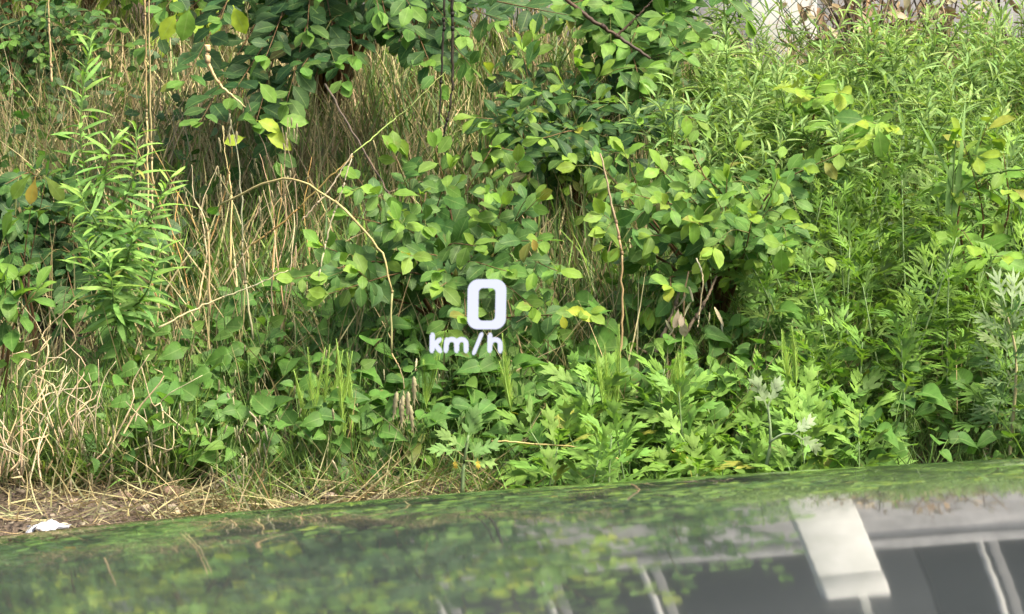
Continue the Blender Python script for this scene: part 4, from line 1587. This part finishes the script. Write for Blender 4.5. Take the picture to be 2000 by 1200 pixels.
lump('stone', 'pale stone directly beside the black scrap', 'stone', 577, 977, 6.25, .018, .014, .012, M_STONE, 7)
lump('stone', 'flat tan stone half buried left of the black scrap', 'stone', 470, 950, 6.42, .045, .03, .02, M_STONE, 9)
lump('stone', 'small pale stone right of the black scrap', 'stone', 645, 972, 6.24, .018, .012, .009, M_STONE, 11)
lump('soil_clod', 'brown clod of soil beneath the drooping grass', 'clod', 330, 965, 6.38, .028, .02, .014, simple('clod', (.22, .15, .105), .95, bump=.6, scale=50), 13)
lump('soil_clod', 'second smaller clod of soil left of the first', 'clod', 240, 975, 6.36, .02, .018, .011, simple('clod', (.2, .14, .1), .95, bump=.6, scale=50), 15)


# brown dead creeper on the wire before the grey wall
rs = random.Random(33)
P = Plant('dead_creeper', 'brown dead creeper tangled along the foot of the grey wall at the top right', 'creeper', (xat(1780, 9.9), 9.9, tz(1., 9.9)), tm=T_LANCE, lm=M_DRY)
for k in range(120):
    x0 = rs.uniform(1590, 1860) if k % 3 else rs.uniform(1585, 2060)
    a = A(x0, rs.uniform(60, 190), rs.uniform(9.3, 9.9))
    e = a + Vector((rs.uniform(-.14, .14), rs.uniform(-.05, .1), rs.uniform(.06, .34)))
    P.tube(spline([a, a.lerp(e, .4) + rv(rs, .025), a.lerp(e, .8) + rv(rs, .03), e], 8), rs.uniform(.002, .006), .001, jit(rs.choice([(.10, .07, .05), (.20, .15, .10), (.05, .04, .03), (.04, .03, .025)]), rs), 'stem', 4)
    for q in range(4):
        P.leaf(a.lerp(e, rs.random()), rv(rs) + Vector((0, 0, -.6)), rv(rs) + Vector((0, -1, 0)), rs.uniform(.03, .07), jit(rs.choice([(.26, .19, .11), (.36, .29, .19), (.14, .10, .06)]), rs), rs, w=2.)
P.build(joined=True, joinname='dead_leaves')

for q in ((60, 930, 6.45, 10, 4, 'loose fan of pale dead stems right of the edge tangle'), (200, 900, 6.5, 8, 5, 'loose fan of pale dead stems right of the largest tangle'), (20, 760, 6.7, 9, 6, 'pale dead stems high at the left edge under the sprout'),
          (310, 900, 6.5, 7, 7, 'few pale dead stems at the right end of the long grass')):
    tangle(*q)
# crumbs of stone and soil on the verge
g = np.random.default_rng(5)
tl = []
for k in range(5):
    rs = random.Random(k)
    V = [(math.cos(a) * rs.uniform(.6, 1.1), math.sin(a) * rs.uniform(.5, 1.), -.2) for a in np.linspace(0, 6.28, 7)[:6]] + [(math.cos(a) * rs.uniform(.4, .8), math.sin(a) * rs.uniform(.4, .7), rs.uniform(.3, .7)) for a in np.linspace(.4, 6.68, 7)[:6]]
    F = []
    for i in range(6):
        j = (i + 1) % 6
        F += [(i, j, 6 + j), (i, 6 + j, 6 + i)]
    F += [(6, 7, 8), (6, 8, 9), (6, 9, 10), (6, 10, 11)]
    tl.append(Tmpl(V, F, [(0, 0)] * 12))
b1 = scatter('', tl, 1500, (-30, 700), (6.05, 6.6), 51, (.002, .006), [(.30, .25, .2), (.18, .14, .1), (.4, .36, .3)], None, lean=.4)
b2 = scatter('', tl, 200, (-30, 700), (6.05, 6.55), 52, (.007, .016), [(.28, .23, .18), (.17, .13, .1)], None, lean=.4)
stuff('gravel', tl, [b1, b2], M_STEM)

# drop the few plants that others hide completely
def _drop(o):
    for ch in list(o.children):
        _drop(ch)
    bpy.data.objects.remove(o)


HIDDEN = ['field_weed.002', 'field_weed.004', 'field_weed.011', 'field_weed.046', 'field_weed.049', 'field_weed.050', 'field_weed.052', 'field_weed.063', 'field_weed.077', 'field_weed.086', 'field_weed.091', 'field_weed.116', 'field_weed.119', 'field_weed.121', 'field_weed.126', 'ground_vine.015', 'ground_vine.018', 'mugwort.026', 'mugwort.118']
for nm in HIDDEN:
    _drop(bpy.data.objects[nm])
